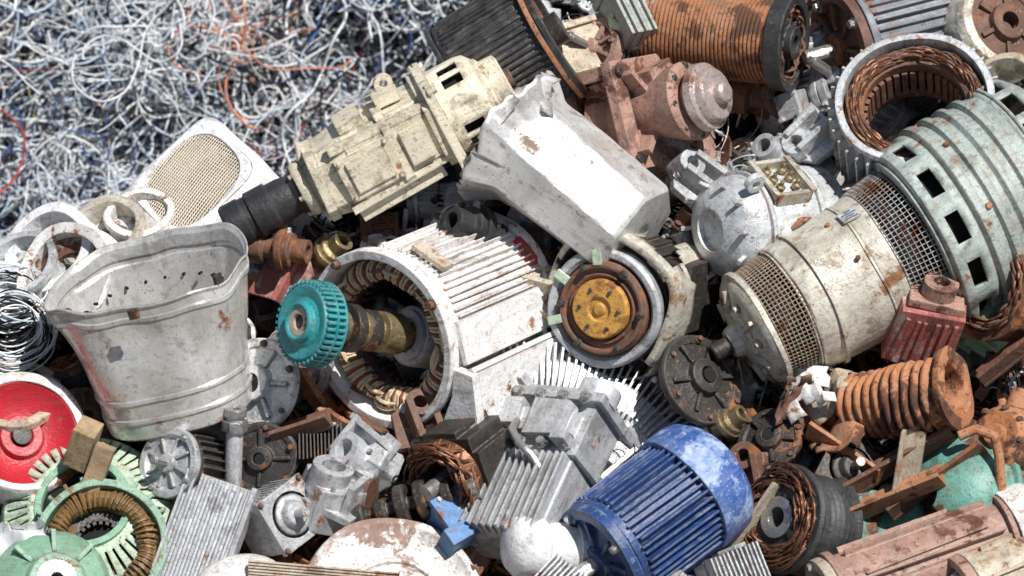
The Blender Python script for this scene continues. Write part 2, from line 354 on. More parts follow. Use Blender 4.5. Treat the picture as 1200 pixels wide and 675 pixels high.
def jag_poly(n,R,j=.35): return [(R*random.uniform(1-j,1+j*.5)*math.cos(2*pi*i/n),R*random.uniform(1-j,1+j*.5)*math.sin(2*pi*i/n)) for i in range(n)]
def sheet_mesh(w,h,nx,ny,bend=.4,hole=.25):
    so=random.uniform(0,99); vs=[]
    for j in range(ny+1):
        for i in range(nx+1):
            x=(i/nx-.5)*w; y=(j/ny-.5)*h; e=1 if i in(0,nx) or j in(0,ny) else 0
            vs.append((x+e*random.uniform(-.04,.04),y+e*random.uniform(-.04,.04),bend*x*x/(w*.5)-abs(noise.noise(Vector((x*2+so,y*2,0))))*.3+(.12 if j==ny else 0)))
    fs=[]
    for j in range(ny):
        for i in range(nx):
            edge=min(i,nx-1-i,j,ny-1-j)
            if noise.noise(Vector((i*.35+so,j*.35,5)))>hole+edge*.15: continue
            k=j*(nx+1)+i; fs.append((k,k+1,k+nx+2,k+nx+1))
    return MB().add(vs,fs)
def casting_mesh():
    g=MB().prism(jag_poly(9,.4),-.12,.1,sc=.92)
    for k in range(4):
        a=random.uniform(0,6.28); g.box(.45,.06,.25,RZr(a)@T(.12,0,.15))
    g.lathe([(.1,0),(.2,0),(.17,.35),(.23,.36),(.23,.44),(.1,.44),(.1,0)],24,T(random.uniform(-.15,.15),random.uniform(-.1,.1),0)@RX(random.uniform(-20,20)))
    g.box(.3,.25,.35,T(-.25,.1,.0)@RZ(20)@RX(12)); g.bolts(3,.3,.1,.045,.06,off=random.random()*6)
    return g

# ================= SETTING =================
def crest(x):
    xs=[-9,-6,-4.6,-3.4,-2.6,-1.6,-.9,-.1,.9,12]; ys=[.0,.2,.55,.85,1.1,1.6,2.4,3.2,7,7]
    return float(np.interp(x,xs,ys))
def heap_n(x,v):
    c=crest(x); n=base_n(v)-1.15+noise.noise(Vector((x*.9,v*.9,3)))*.35+noise.noise(Vector((x*3,v*3,7)))*.18
    if v>c-.25: n-=(v-c+.25)*45
    return max(n,-16)
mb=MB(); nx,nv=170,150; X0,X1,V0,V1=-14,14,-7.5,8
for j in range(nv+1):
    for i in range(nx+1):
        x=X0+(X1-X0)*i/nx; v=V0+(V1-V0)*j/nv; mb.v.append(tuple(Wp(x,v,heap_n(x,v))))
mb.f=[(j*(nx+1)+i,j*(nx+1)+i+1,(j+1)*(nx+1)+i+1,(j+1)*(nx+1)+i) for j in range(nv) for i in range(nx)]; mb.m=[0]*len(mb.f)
o=part(None,'scrap_heap_terrain',mb,'heap_dirt_shade',angle=180); o['kind']='structure'; o['label']='mound of dirt and scrap, painted black for shaded gaps'
gr=MB(); gr.add([(-400,-400,0),(400,-400,0),(400,400,0),(-400,400,0)],[(0,1,2,3)])
o=part(None,'ground',gr,'ground_earth'); o['kind']='structure'; o['label']='bare earth yard ground'
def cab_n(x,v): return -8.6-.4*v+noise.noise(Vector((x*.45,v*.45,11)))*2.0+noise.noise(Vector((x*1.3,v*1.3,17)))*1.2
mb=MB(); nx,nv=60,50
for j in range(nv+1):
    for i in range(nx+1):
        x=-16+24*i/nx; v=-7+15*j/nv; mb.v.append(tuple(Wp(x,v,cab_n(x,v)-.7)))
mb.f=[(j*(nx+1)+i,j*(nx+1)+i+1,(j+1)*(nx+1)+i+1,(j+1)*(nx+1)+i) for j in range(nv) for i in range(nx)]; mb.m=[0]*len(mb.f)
o=part(None,'cable_heap_terrain',mb,'heap_dirt_shade',angle=180); o['kind']='structure'; o['label']='dark mound under the tangled cable scrap'
def wire_np(P,rad,sides=4):
    n,k,_=P.shape
    t=np.zeros_like(P); t[:,1:-1]=P[:,2:]-P[:,:-2]; t[:,0]=P[:,1]-P[:,0]; t[:,-1]=P[:,-1]-P[:,-2]
    t/=np.linalg.norm(t,axis=2,keepdims=True)+1e-9
    up=np.array([.11,.23,.96]); a=np.cross(t,up); a/=np.linalg.norm(a,axis=2,keepdims=True)+1e-9; b=np.cross(t,a)
    w=np.arange(sides)*2*pi/sides
    V=P[:,:,None,:]+rad[:,None,None,None]*(a[:,:,None,:]*np.cos(w)[None,None,:,None]+b[:,:,None,:]*np.sin(w)[None,None,:,None])
    idx=np.arange(n*k*sides).reshape(n,k,sides); nx=np.roll(idx,-1,axis=2)
    F=np.stack([idx[:,:-1],nx[:,:-1],nx[:,1:],idx[:,1:]],axis=-1).reshape(-1,4)
    return V.reshape(-1,3),F,(k-1)*sides
Bn=np.array(B)
def wire_object(name,P,rad,mi,mats,sides=4):
    V,F,per=wire_np(P,rad,sides)
    V=(V@Bn.T+np.array(ORI))*G
    me=bpy.data.meshes.new(name); me.vertices.add(len(V)); me.vertices.foreach_set('co',V.ravel())
    me.loops.add(F.size); me.loops.foreach_set('vertex_index',F.ravel().astype(np.int32))
    me.polygons.add(len(F)); me.polygons.foreach_set('loop_start',np.arange(0,F.size,4,dtype=np.int32))
    for k in mats: me.materials.append(MT[k])
    me.polygons.foreach_set('material_index',np.repeat(mi,per).astype(np.int32))
    me.polygons.foreach_set('use_smooth',np.ones(len(F),bool)); me.update(calc_edges=True); me.validate()
    o=bpy.data.objects.new(name,me); link(o); return o
wm=['w_white','w_grey','w_paleblue','w_blue','w_navy','w_black','w_orange','w_tan','w_green','w_red','w_yellow']
NW=12000;K=32
th=rng.normal(-pi/2,.7,NW)+rng.choice([0,0,0,pi/2,-pi/2],NW); cur=rng.normal(0,.05,NW); st=rng.uniform(.04,.12,NW)
loopy=rng.random(NW)<.10; cur[loopy]=rng.choice([-1,1],loopy.sum())*rng.uniform(.2,.4,loopy.sum())
cx=rng.uniform(-9.5,2.8,NW); cv=rng.uniform(-.8,7.5,NW)
P=np.zeros((NW,K,3)); x=cx.copy(); v=cv.copy(); ph=rng.uniform(0,6,NW); dep=np.abs(rng.uniform(-1,1.0,NW))**2*.9; fr=rng.uniform(.12,.6,NW)
n=np.zeros(NW)
for k in range(K):
    P[:,k,0]=x;P[:,k,1]=v;P[:,k,2]=dep+n
    cur+=rng.normal(0,.13,NW)*(1-.6*loopy); cur=np.clip(cur,-.5,.5)*np.where(loopy,1,.85); th+=cur; x=x+np.cos(th)*st; v=v+np.sin(th)*st; n=n+np.sin(ph+k*fr)*st*.8
for i in range(NW):
    mx,mv=P[i,K//2,0],P[i,K//2,1]; c=cab_n(mx,mv); P[i,:,2]+=c-.4*(P[i,:,1]-mv)
pr=np.array([.56,.11,.14,.04,.04,.09,.004,.03,.003,.004,.002]); pr/=pr.sum()
mi=rng.choice(len(wm),NW,p=pr)
mxs,mvs=P[:,K//2,0],P[:,K//2,1]
for q in range(40):
    ox,ov=rng.uniform(-8,2),rng.uniform(-1,5); rr=rng.uniform(.2,.6); c=rng.choice([5,4,5,2,5,0,3]); near=((mxs-ox)**2+(mvs-ov)**2)<rr**2; mi[near&(rng.random(NW)<.5)]=c
for (ox,ov,rr) in ((-3.75,3.3,.2),(.3,4.0,.25)):
    near=((mxs-ox)**2+(mvs-ov)**2)<rr**2; mi[near&(rng.random(NW)<.6)]=6
o=wire_object('cable_tangle',P,rng.uniform(.007,.020,NW)+(rng.random(NW)<.08)*.008,mi,wm,3); o['kind']='stuff'; o['label']='tangled heap of white, grey and blue scrap cables'; o['category']='cables'

# debris
dm=['rust_brown','rust_orange','aluminium_dirty','dark_iron','aluminium','copper','steel','pale_grey','tan','red_faded']
mb=MB()
for i in range(3600):
    x=random.uniform(-7,7); v=random.uniform(-4.2,4.2)
    if v>crest(x)-.3: continue
    n=heap_n(x,v)+random.uniform(0,.7); s=random.uniform(.05,.24)
    R=(Matrix.Rotation(random.uniform(0,6.28),4,'X')@Matrix.Rotation(random.uniform(0,6.28),4,'Y')@Matrix.Rotation(random.uniform(0,6.28),4,'Z'))
    M=Matrix.Translation(Vector((x,v,n)))@R@Matrix.Scale(s,4); m=random.choices(range(10),[5,3,4,6,2,3,2,2,1,1])[0]; k=random.random()
    if k<.2: mb.box(1.6,1.,.1,M,m); mb.box(.1,1.,.8,M@T(.8,0,.35),m)
    elif k<.3: mb.ring(.35,.6,-.2,.2,16,M,m)
    elif k<.42: mb.cyl(.18,-1.2,1.2,10,M,m); mb.cyl(.3,-.3,.1,10,M,m)
    elif k<.52: mb.bolt(.35,.35,M,m); mb.cyl(.16,-1.3,0,8,M,m)
    elif k<.65:
        mb.box(1.2,.8,.15,M,m)
        for q in range(5): mb.box(.05,.8,.5,M@T(-.5+q*.25,0,.3),m)
    elif k<.88: mb.prism(jag_poly(7,.9,.6),-.06,.06,M,m)
    else: mb.lathe([(.2,-.5),(.5,-.5),(.5,-.3),(.35,-.2),(.35,.4),(.45,.5),(.2,.5),(.2,-.5)],14,M,m)
mb.v=[tuple((ORI+B@Vector(p))*G) for p in mb.v]
o=part(None,'scrap_debris',mb,dm,angle=35); o['kind']='stuff'; o['label']='small broken metal scrap pieces filling the gaps'; o['category']='scrap metal'
NW=650;K=22; cx=rng.uniform(-6.5,6.5,NW);cv=rng.uniform(-3.8,3.8,NW)
keep=np.array([cv[i]<crest(cx[i])-.4 for i in range(NW)]); cx=cx[keep];cv=cv[keep];NW=len(cx)
th=rng.uniform(0,2*pi,NW);cur=rng.normal(0,.25,NW);P=np.zeros((NW,K,3));x=cx.copy();v=cv.copy();ph=rng.uniform(0,6,NW)
nn=np.array([heap_n(cx[i],cv[i]) for i in range(NW)])+rng.uniform(.2,.9,NW)
for k in range(K):
    P[:,k]=np.stack([x,v,nn-.4*(v-cv)+.12*np.sin(ph+k*.5)],1); cur+=rng.normal(0,.08,NW); th+=cur; x=x+np.cos(th)*.06; v=v+np.sin(th)*.06
o=wire_object('loose_wires',P,rng.uniform(.006,.015,NW),rng.integers(0,6,NW),['copper','copper_bright','w_black','w_tan','w_grey','w_black'],5); o['kind']='stuff'; o['label']='loose copper and insulated wires among the scrap'; o['category']='wire'

# ================= HERO OBJECTS =================
# cream gear motor
r=thing('gear_motor','cream painted gear motor with black rubber end cap','gear motor',4.55,1.70,.95,(.88,.47,.0),(-.4,.85,.35),.96)
part(r,'end_cap',MB().lathe([(0,-2.20),(.26,-2.20),(.29,-2.16),(.29,-1.95),(.27,-1.93),(.27,-1.86),(.30,-1.84),(.30,-1.58),(.27,-1.56),(.27,-1.42),(.25,-1.3),(.33,-1.16),(0,-1.16)],40),'black_rubber','black ribbed rubber shaft cap')
g=MB().lathe([(0,-1.2),(.33,-1.2),(.36,-1.15),(.36,-1.08),(.3,-1.05),(.33,-.9),(0,-.9)],40).bolts(6,.3,-1.2,.035,.05,flip=True)
g.box(.16,.5,.1,T(0,.3,-1.02)@RX(20)).box(.16,.34,.1,T(0,-.33,-1.02))
part(r,'output_flange',g,'cream',warp=.01)
oc=[(-.5,-.30),(-.34,-.47),(.36,-.47),(.5,-.30),(.5,.30),(.36,.47),(-.34,.47),(-.5,.30)]
g=MB().prism([(a*.8,b*.82) for a,b in oc],-.95,-.5,sc=1.22); g.prism(oc,-.5,.6); g.prism([(a*.88,b*.92) for a,b in oc],-.98,-.86); g.prism([(a*1.07,b*1.1) for a,b in oc],.0,.12); g.prism([(a*1.1,b*1.12) for a,b in oc],.55,.66)
g.box(.1,.12,1.3,T(-.44,.38,-.05)).box(.1,.1,1.3,T(-.44,-.38,-.05)).box(.6,.14,.35,T(0,.50,-.3)).box(.18,.2,1.1,T(-.3,-.50,-.1)).box(.16,.16,.3,T(-.1,.57,.25))
gb=part(r,'gearbox',g,'cream',warp=.06)
g=MB().box(.07,.56,.72,T(-.51,.0,-.32)).box(.05,.40,.5,T(-.55,0,-.32)).box(.06,.46,.32,T(-.52,0,.33))
part(gb,'inspection_cover',g,'cream',warp=.02)
g=MB()
for a in(-1,1):
    for b in(-1,1): g.bolt(.03,.04,T(-.545,a*.24,-.32+b*.31)@RY(-90))
part(gb,'bolts',g,'cream')
g=MB().box(1.12,1.12,.1,T(0,0,.72)).bolts(4,.72,.72,.05,.1,off=pi/4)
g.shell([(.50,.7),(.54,.82),(.54,.92),(.54,1.18),(.52,1.28),(.42,1.36)],48,lambda i,j:j==2 and i%3!=0 and (i//6)%2==0)
part(r,'motor_housing',g,'cream',solid=.04)
part(r,'rotor_core',MB().cyl(.44,.75,1.3,32),'void_shade')
g=MB().lathe([(.28,1.3),(.42,1.34),(.42,1.4),(.36,1.44),(.36,1.62),(.3,1.65),(.26,1.62),(.26,1.4),(.28,1.3)],40); part(r,'end_bell',g,'cream',warp=.02)
part(r,'bearing',MB().cyl(.24,1.4,1.58,28).cyl(.12,1.5,1.72,20),'rust_brown')
part(r,'lifting_lug',MB().ring(.05,.12,-.04,.04,20,T(.1,.68,.3)@RY(90)).box(.12,.16,.14,T(.1,.54,.3)),'cream')
# black ribbed drum
r=thing('ribbed_drum','black ribbed steel drum with rusty rim edge','machine drum',6.0,.62,.45,(.84,.50,.12),(-.5,.8,.3))
g=MB().lathe([(.5,-.66),(.74,-.66),(.77,-.6),(.77,.44),(.5,.44),(.5,-.66)],64); g.fins(64,.75,.81,-.58,.42,.035,jit=.1)
part(r,'ribbed_shell',g,'black_paint','black paint ribbed shell',warp=.04); part(r,'rim',MB().ring(.66,.86,.44,.50,56),'rust_orange','rusty orange rim',warp=.03)
part(r,'end_band',MB().ring(.68,.84,.505,.58,56).ring(.6,.80,-.72,-.66,56),'black_paint',warp=.03)
part(r,'hub',MB().cyl(.6,-.6,.4,40).cyl(.2,.3,.7,24),'dark_iron')
# bent silver cover
r=thing('motor_cover','bent sheet metal motor housing with flat faces, torn edge and brown stains','metal cover',6.72,2.15,.75,(.77,-.60,.14),(.5,.7,.45))
FAC=[(-20,.82),(35,.80),(85,.80),(135,.80),(185,.84),(235,.82),(290,.82)]
def rfac(a,z):
    best=9
    for d,rr in FAC:
        c=math.cos(a-math.radians(d+6*z))
        if c>.05: best=min(best,rr/c)
    return min(best,.96)
rows=[(1,-1.04+i*.05) for i in range(40)]+[(.985,.94),(.95,.97),(.6,.985),(.3,.99),(.02,.99)]
g=MB().shell(rows,150,rf=rfac)
def crm(p):
    v=Vector(p); a=math.atan2(p[1],p[0])
    d=max(0,noise.noise(v*.7+Vector((4,1,7))))*.10+noise.noise(v*1.6)*.018
    k=.86*(1.02-d)-.05*p[2]
    fl=max(0,-.72-p[2])
    z=p[2]+(.32*noise.noise(Vector((a*1.0,0,2)))+.16*abs(noise.noise(Vector((a*3.5,0,9)))))*(1 if p[2]<-.5 else 0)
    if p[2]>.5: z+=.20*p[0]*(p[2]-.5)-.20*p[1]*(p[2]-.5)
    return (p[0]*k*(1+fl*.6),p[1]*k*.84*(1+fl*1.1),z)
g.v=[crm(p) for p in g.v]
part(r,'cover_shell',g,'sheet_silver',solid=.02,angle=26)
g=MB()
for a,w_ in ((150,.7),(205,.5)): g.box(.015,w_,.2,RZ(a)@T(.80,0,-1.02)@RY(35))
part(r,'bent_lip',g,'sheet_silver',warp=.10,wf=2)
part(r,'torn_flap',sheet_mesh(.6,.45,8,5,.6,.5),'sheet_silver',solid=.02).matrix_basis=T(-.1,.68,-1.0)@RX(35)@RY(20)
# rusty gearbox w/ hub
r=thing('rusty_gearbox','rusty cast gearbox with a worn steel hub and square flange','gearbox',7.75,1.25,.35,(.78,.18,.58),(-.1,.95,.1))
g=MB().lathe([(.5,-.75),(.5,-.6),(.38,-.5),(.34,0),(.44,.25),(.48,.45),(.42,.5),(0,.5)],40)
for k in range(4): g.box(.5,.08,.8,RZ(k*90+45)@T(.42,0,-.35))
g.box(.5,.35,.4,T(.1,.35,-.1)@RZ(15))
part(r,'gear_casing',g,'rust_cast',warp=.03)
g=MB()
for zz in(-.95,-.2):
    for a in (0,1,2,3): g.box(1.3,.24,.14,RZ(a*90)@T(0,.53,zz))
    g.box(.16,1.0,.1,T(0,0,zz)@RZ(45)).box(.16,1.0,.1,T(0,0,zz)@RZ(-45))
for a in(-1,1):
    for b in(-1,1): g.box(.16,.16,.8,T(a*.54,b*.54,-.58))
part(r,'square_frame',g,'rust_cast','rusty square cast frame',warp=.05)
g=MB().lathe([(0,.98),(.10,.98),(.13,.95),(.14,.86),(.3,.84),(.33,.8),(.34,.74),(.40,.72),(.41,.62),(.36,.58),(.3,.5),(0,.5)],44); part(r,'hub',g,'pink_steel','worn steel hub disc')
part(r,'bolts',MB().bolts(8,.42,.45,.045,.06).bolts(4,.75,-.14,.06,.08,off=pi/4),'dark_iron')
# rusty orange stator
r=thing('finned_stator','orange rusted stator with fine ribs and dark end ring','stator',8.45,.35,.15,(.92,-.12,.36),(.1,1,.2))
pr=[(.35,-.9)]
for i in range(32): z=-.9+i*.053; pr+=[(.515,z),(.515,z+.03),(.49,z+.034),(.49,z+.05)]
pr+=[(.35,.8),(.35,-.9)]
part(r,'ribbed_body',MB().lathe(pr,48),'rust_orange',warp=.03)
g=MB().ring(.46,.58,.78,.98,48).fins(10,.15,.5,.82,.9,.06).ring(.1,.2,.75,1.0,24); part(r,'end_ring',g,'black_paint')
g=MB().winding(.42,.08,.75,.2,20,3,.02,.9); part(r,'winding',g,'rust_brown')
part(r,'core',MB().cyl(.36,-.8,.7,24),'void_shade')
# top right motor
r=thing('finned_motor','blue grey finned motor with rusty end flange','electric motor',10.75,.28,-.2,(-.9,-.25,.35),(-.2,.9,.4),1.05)
motor(r,.62,1.5,'blue_grey','rust_brown',fins=38,fh=.08,box=False,feet=False,cover=False)
r=thing('motor_end_bell','beige rusty motor end bell','motor part',11.85,.25,.3,(.4,.3,.87),(-.2,.9,.4))
part(r,'rim',MB().lathe([(.5,-.4),(.66,-.4),(.68,.1),(.62,.2),(.5,.2),(.48,.1),(.5,-.4)],48),'beige_grey',warp=.02)
part(r,'bearing_plate',flange_mesh(.5,.1,.22,6),'rust_brown')
# copper stator
r=thing('open_stator','open grey stator with brown copper winding inside','stator',10.74,1.42,.72,(-.12,.55,.82),(0,.8,-.5),.95)
stator(r,.98,1.0,'pale_grey',('copper','copper','rust_brown'),36,.015,.30,strands=21,fin=True,inner='rust_brown',span=.6,wh=.72,dr=.17)
solo('steel_ring','weathered grey steel ring leaning on the motor','ring',MB().lathe([(.42,-.2),(.55,-.2),(.57,0),(.52,.2),(.42,.22),(.38,0),(.42,-.2)],48),'tan',11.78,1.15,.85,(-.5,.55,.67),warp=.02)
# big vented motor
r=thing('ventilated_motor','large beige grey ventilated motor with mesh guards and slotted housing','electric motor',10.22,3.10,.55,(-.865,-.47,.17),(-.5,.8,.3))
g=MB().lathe([(0,1.98),(.16,1.98),(.18,1.95),(.2,1.86),(.34,1.83),(.38,1.78),(.60,1.74),(.66,1.70),(.70,1.64),(.68,1.58),(.60,1.56),(0,1.56)],56).bolts(6,.47,1.77,.045,.05)
for k in range(6): g.box(.26,.05,.10,RZr(k*pi/3+.5)@T(.46,0,1.78)@RY(12))
part(r,'end_shield',g,'beige_grey','closed tapered beige end shield',warp=.02)
part(r,'drive_shaft',MB().lathe([(0,1.9),(.11,1.9),(.11,2.18),(.09,2.2),(0,2.2)],28),'dark_iron')
g=MB().shell([(.685+.006*i,1.60-.05*i) for i in range(11)],84); part(r,'mesh_guard',g,'tan',wire=.022)
g=MB().ring(.68,.72,1.56,1.63,56).ring(.69,.76,1.1,1.16,56).lathe([(.5,1.14),(.76,1.14),(.79,1.08),(.80,.9),(.81,.6),(.82,.4),(.83,0.1),(.86,.02),(.86,-.08),(.6,-.1)],72)
for zz in(.86,.2): g.ring(.8,.835,zz-.02,zz+.02,72)
bd=part(r,'main_barrel',g,'beige_grey','beige painted barrel with rust stains',warp=.05)
part(r,'inner_core',MB().cyl(.60,.9,1.55,40).cyl(.8,-.9,-.1,40).cyl(.98,-1.9,-.6,40),'void_shade')
g=MB().shell([(.88+.012*i,-.06-.058*i) for i in range(9)],96); part(r,'mesh_guard',g,'pale_grey',wire=.018)
g=MB().ring(.94,1.05,-.52,-.6,72)
prof=[(1.02,-.55),(1.12,-.58),(1.14,-.68),(1.145,-.86),(1.15,-1.0)]
g.shell(prof,60,lambda i,j:j==2 and i%5 not in(0,4))
g.shell([(1.15,-1.0),(1.2,-1.05),(1.2,-1.12),(1.15,-1.15),(1.15,-1.25),(1.2,-1.28),(1.2,-1.33),(1.15,-1.36),(1.15,-1.46),(1.2,-1.5),(1.2,-1.54),(1.15,-1.58),(1.15,-1.68),(1.2,-1.71),(1.2,-1.75),(1.15,-1.78),(1.16,-1.95),(1.2,-2.0)],60)
g.shell([(1.2,-2.0),(1.21,-2.04),(1.21,-2.22),(1.2,-2.3),(1.1,-2.4),(.6,-2.45)],60,lambda i,j:j==1 and i%4!=0)
part(r,'slotted_housing',g,'grey_green','grey green slotted housing',solid=.05,warp=.015)
g=MB()
for k in range(8): g.bolt(.045,.05,RZr(k*pi/4+.3)@T(1.15,0,-1.2)@RY(90))
part(r,'bolts',g,'rust_orange')
g=MB().lathe([(0,.0),(.16,0),(.18,.04),(.1,.08),(.06,.14),(0,.15)],24,RZ(115)@T(.80,0,.55)@RY(90))
g.ring(.06,.12,-.035,.035,24,RZ(115)@T(1.01,0,.55)@RX(90)); part(r,'lifting_eye',g,'rust_orange')
pl=MB().box(.02,.18,.24,RZ(66)@T(.872,0,.14)); pp=part(r,'nameplate',pl,'pale_grey')
g=MB()
for i in range(4): g.box(.008,.018,(.17,.12,.19,.09)[i],RZ(66)@T(.884,-.06+i*.04,.14))
part(pp,'printed_lines',g,'print_grey')
g=MB()
for a,zz in((70,.4),(130,.9),(30,.35),(100,.9),(160,.3)): g.mark(); g.cyl(.03,0,.03,12,RZ(a)@T(.83,0,zz)@RY(90))
part(bd,'screws',g,'rust_orange')
# terminal box motor
r=thing('terminal_box_motor','pale grey rounded motor with open terminal box and brass studs','electric motor',8.95,2.62,.3,(-.8,-.12,.55),(.15,.75,.65))
g=MB().lathe([(.5,-.85),(.6,-.8),(.62,-.6),(.62,.35),(.60,.5),(.52,.66),(.36,.76),(.24,.78),(.22,.7),(0,.68)],56)
g.ring(.6,.67,-.45,-.38,56).ring(.6,.66,.3,.36,56)
for k in range(10): g.box(.05,.05,.35,RZr(k*pi/5)@T(.5,0,.62)@RY(28))
part(r,'housing',g,'pale_grey',warp=.03)
g=MB()
for a in(0,1):
    g.box(.60,.16,.06,T(0,.62,(-.25,.25)[a])); g.box(.06,.16,.5,T((-.29,.29)[a],.62,0))
g.box(.64,.03,.08,T(0,.71,-.27)).box(.64,.03,.08,T(0,.71,.27)).box(.55,.04,.46,T(0,.57,0)); tb=part(r,'terminal_box',g,'beige_grey','pale rusty open terminal box',warp=.03)
g=MB()
for i in range(3):
    for j in(-1,1): g.mark(); g.cyl(.025,.56,.76,12,T((i-1)*.15,0,j*.12)@RX(-90)); g.prism([(.06*math.cos(q*pi/3),.06*math.sin(q*pi/3)) for q in range(6)],0,.05,T((i-1)*.15,.64,j*.12)@RX(-90))
part(tb,'terminal_studs',g,'brass')
part(r,'lifting_ear',MB().ring(.05,.12,-.04,.04,20,T(.1,.75,.5)@RY(90)),'pale_grey')
# central open motor
ca=(-.62,-.26,.74)
r=thing('open_motor','opened white finned motor with cream and red laced winding','electric motor',4.62,3.92,.55,ca,(-.1,.95,.2))
h=.25
g=MB().lathe([(.97,h),(1.06,h),(1.08,h-.04),(1.08,h-.14),(1.02,h-.18),(.98,-.1),(.98,-1.75),(.9,-1.75),(.9,-.3),(.95,-.1),(.97,h)],72)
g.fins(38,.96,1.045,-1.66,-.04,.018,a0=.25,a1=pi+.35,jit=.2)
g.ring(.95,1.06,-1.78,-1.68,64)
part(r,'housing',g,'white_clean','white painted finned housing',warp=.03)
part(r,'bolts',MB().bolts(4,1.01,h,.05,.06,off=.5),'rust_brown')
g=MB().prism([(.25,-1.30),(1.2,-1.30),(1.28,-1.2),(1.28,-.35),(1.02,-.28),(.95,-.60),(.75,-.92),(.25,-1.05)],.06,.2)
g.box(.08,.85,1.75,T(1.2,-.78,-.75)).box(1.3,.08,1.75,T(.6,-1.26,-.75)).box(.08,.5,1.6,T(.5,-1.1,-.7)).box(.3,.06,1.7,T(1.08,-.36,-.75)@RZ(20)).box(.06,.5,1.65,T(1.04,-.02,-.78)@RZ(8))
part(r,'mounting_foot',g,'white_clean','broad squared white foot flange',warp=.03)
part(r,'foot_base',MB().box(1.4,.12,1.7,T(.55,-1.38,-.65)).box(.06,.34,1.6,T(1.26,-1.16,-.7)).box(1.1,.18,.06,T(.65,-1.24,.22)),'rust_cast','red brown rusty foot edge',warp=.04)
part(r,'laminated_core',MB().ring(.70,.92,-1.2,-.22,64).fins(36,.64,.73,-1.2,-.22,.05),'dark_iron')
w=MB().lathe([(.70,-.25),(.68,-.1),(.72,.06),(.79,.11),(.86,.06),(.90,-.1),(.90,-.25)],64,m=2,rf=lambda a,z:1+.02*math.sin(a*18))
for k in range(3): w.lacing(.78,.12,-.02,36,.022,m=(0,0,1)[k],k0=k*2.1,wob=.25)
w.winding(.78,.08,-.1,.22,18,2,.024,.7,m=0)
part(r,'winding',w,('cream_winding','red_winding','rust_brown'),'cream winding with red lacing')
part(r,'cast_plaque',MB().box(.5,.06,.18,T(.55,.90,-.25)@RZ(-30)),'tan')
r=thing('end_shield','bright orange rusted curved motor end shield','motor part',4.36,4.08,.78,ca,(-.1,.95,.2),1.0)
g=MB().lathe([(.92,.26),(1.10,.22),(1.22,.05),(1.24,-.25),(1.18,-.25),(1.14,.0),(.92,.16),(.92,.26)],40,a0=math.radians(165),a1=math.radians(255))
part(r,'shield',g,'rust_orange',warp=.10,wf=2)
part(r,'rib',MB().box(.3,.06,.12,RZ(190)@T(1.05,0,.27)).box(.3,.06,.12,RZ(228)@T(1.05,0,.27)),'rust_orange',warp=.02)
# rotor with teal pulley
r=thing('rotor_with_pulley','loose rotor shaft with a teal toothed pulley','rotor',4.35,3.86,.95,(-.74,.10,.66),(0,1,0))
part(r,'shaft',MB().lathe([(0,-1.2),(.16,-1.2),(.16,-.45),(.24,-.44),(.24,-.15),(.16,-.13),(.16,0),(.22,.02),(.22,.16),(.15,.18),(.15,.36),(.2,.38),(.2,.5),(.13,.52),(.13,.95),(0,.95)],32),'brass','greasy brown shaft')
part(r,'bearing',MB().ring(.15,.28,.22,.34,40).ring(.15,.24,-.05,.10,40),'dark_iron')
g=MB().lathe([(.12,1.0),(.12,.72),(.44,.72),(.44,.96),(.42,.985),(.40,.985),(.29,.955),(.27,.97),(.24,.98),(.23,1.04),(.20,1.06),(.17,1.04),(.16,1.0),(.12,1.0)],72)
for k in range(40): g.box(.055,.036,.25,RZr(k*2*pi/40)@T(.462,0,.845),tx=.7)
g.ring(.42,.495,.70,.73,72); g.ring(.42,.5,.835,.855,72)
part(r,'pulley',g,'teal','teal toothed pulley'); part(r,'pulley_hub',MB().ring(.09,.165,.9,1.03,32),'tan'); part(r,'bore_fill',MB().cyl(.1,.9,.99,20),'dark_iron')
part(r,'rotor_core',MB().lathe([(0,-.62),(.34,-.62),(.36,-.66),(.36,-1.5),(0,-1.5)],40,rf=lambda a,z:1+.01*math.sin(a*30)).ring(.2,.3,-.62,-.56,32),'aluminium_dirty')
# sheet bucket cover
r=thing('sheet_metal_bucket','dented grey sheet metal fan cover standing open like a tub','metal cover',2.02,4.02,.75,(-.24,.91,.33),(0,-.3,1))
zs=[(.80,-.85),(.84,-.82),(.86,-.72),(.865,-.64),(.885,-.62),(.885,-.59),(.87,-.57),(.885,-.40),(.905,-.38),(.905,-.35),(.89,-.33),(.92,-.15),(.94,0),(.96,.15),(.98,.3),(1.0,.45),(1.02,.57),(1.04,.59),(1.045,.63),(1.025,.65),(1.03,.75),(1.06,.78),(1.065,.80)]
g=MB().shell(zs,140,rf=sup(2.5,.12))
def bw(p):
    x,y,z=p; k=max(0,(z+.1)/.9); v=Vector(p); a=math.atan2(y,x)
    d=noise.noise(v*.8+Vector((3,8,1)))*.08*(.3+k)+abs(noise.noise(v*1.5+Vector((7,2,2))))*.05
    dent=.16*math.exp(-((x-.2)**2*3+(z-.45)**2*4)) if y>0 else 0
    dent2=.07*math.exp(-((x+.5)**2*6+(z-.0)**2*8)) if y>0 else 0
    back=max(0,-y)
    return (x*(1.02+.06*k-d),y*(.88-.08*k-d)-dent-dent2,z+(.26*back*k)+.04*k*math.sin(2*a+.6)+.07*k*noise.noise(Vector((a*2.2,0,4))))
g.v=[bw(p) for p in g.v]
part(r,'bucket_wall',g,'beige_sheet',solid=.024,angle=22)
g=MB().lathe([(0,-.82),(.78,-.82),(.8,-.84),(0,-.86)],56); g.v=[(x,y*.85,z) for x,y,z in g.v]; part(r,'bottom',g,'beige_sheet')
g=MB()
for a in(28,85,150,262): g.mark(); g.box(.05,.12,.12,RZ(a)@T(1.0,0,.78))
part(r,'clips',g,'dark_iron')
g=MB()
for a in range(200,350,16): g.mark(); g.cyl(.018,0,.05,10,RZ(a)@T(.87,0,.52)@RY(-90))
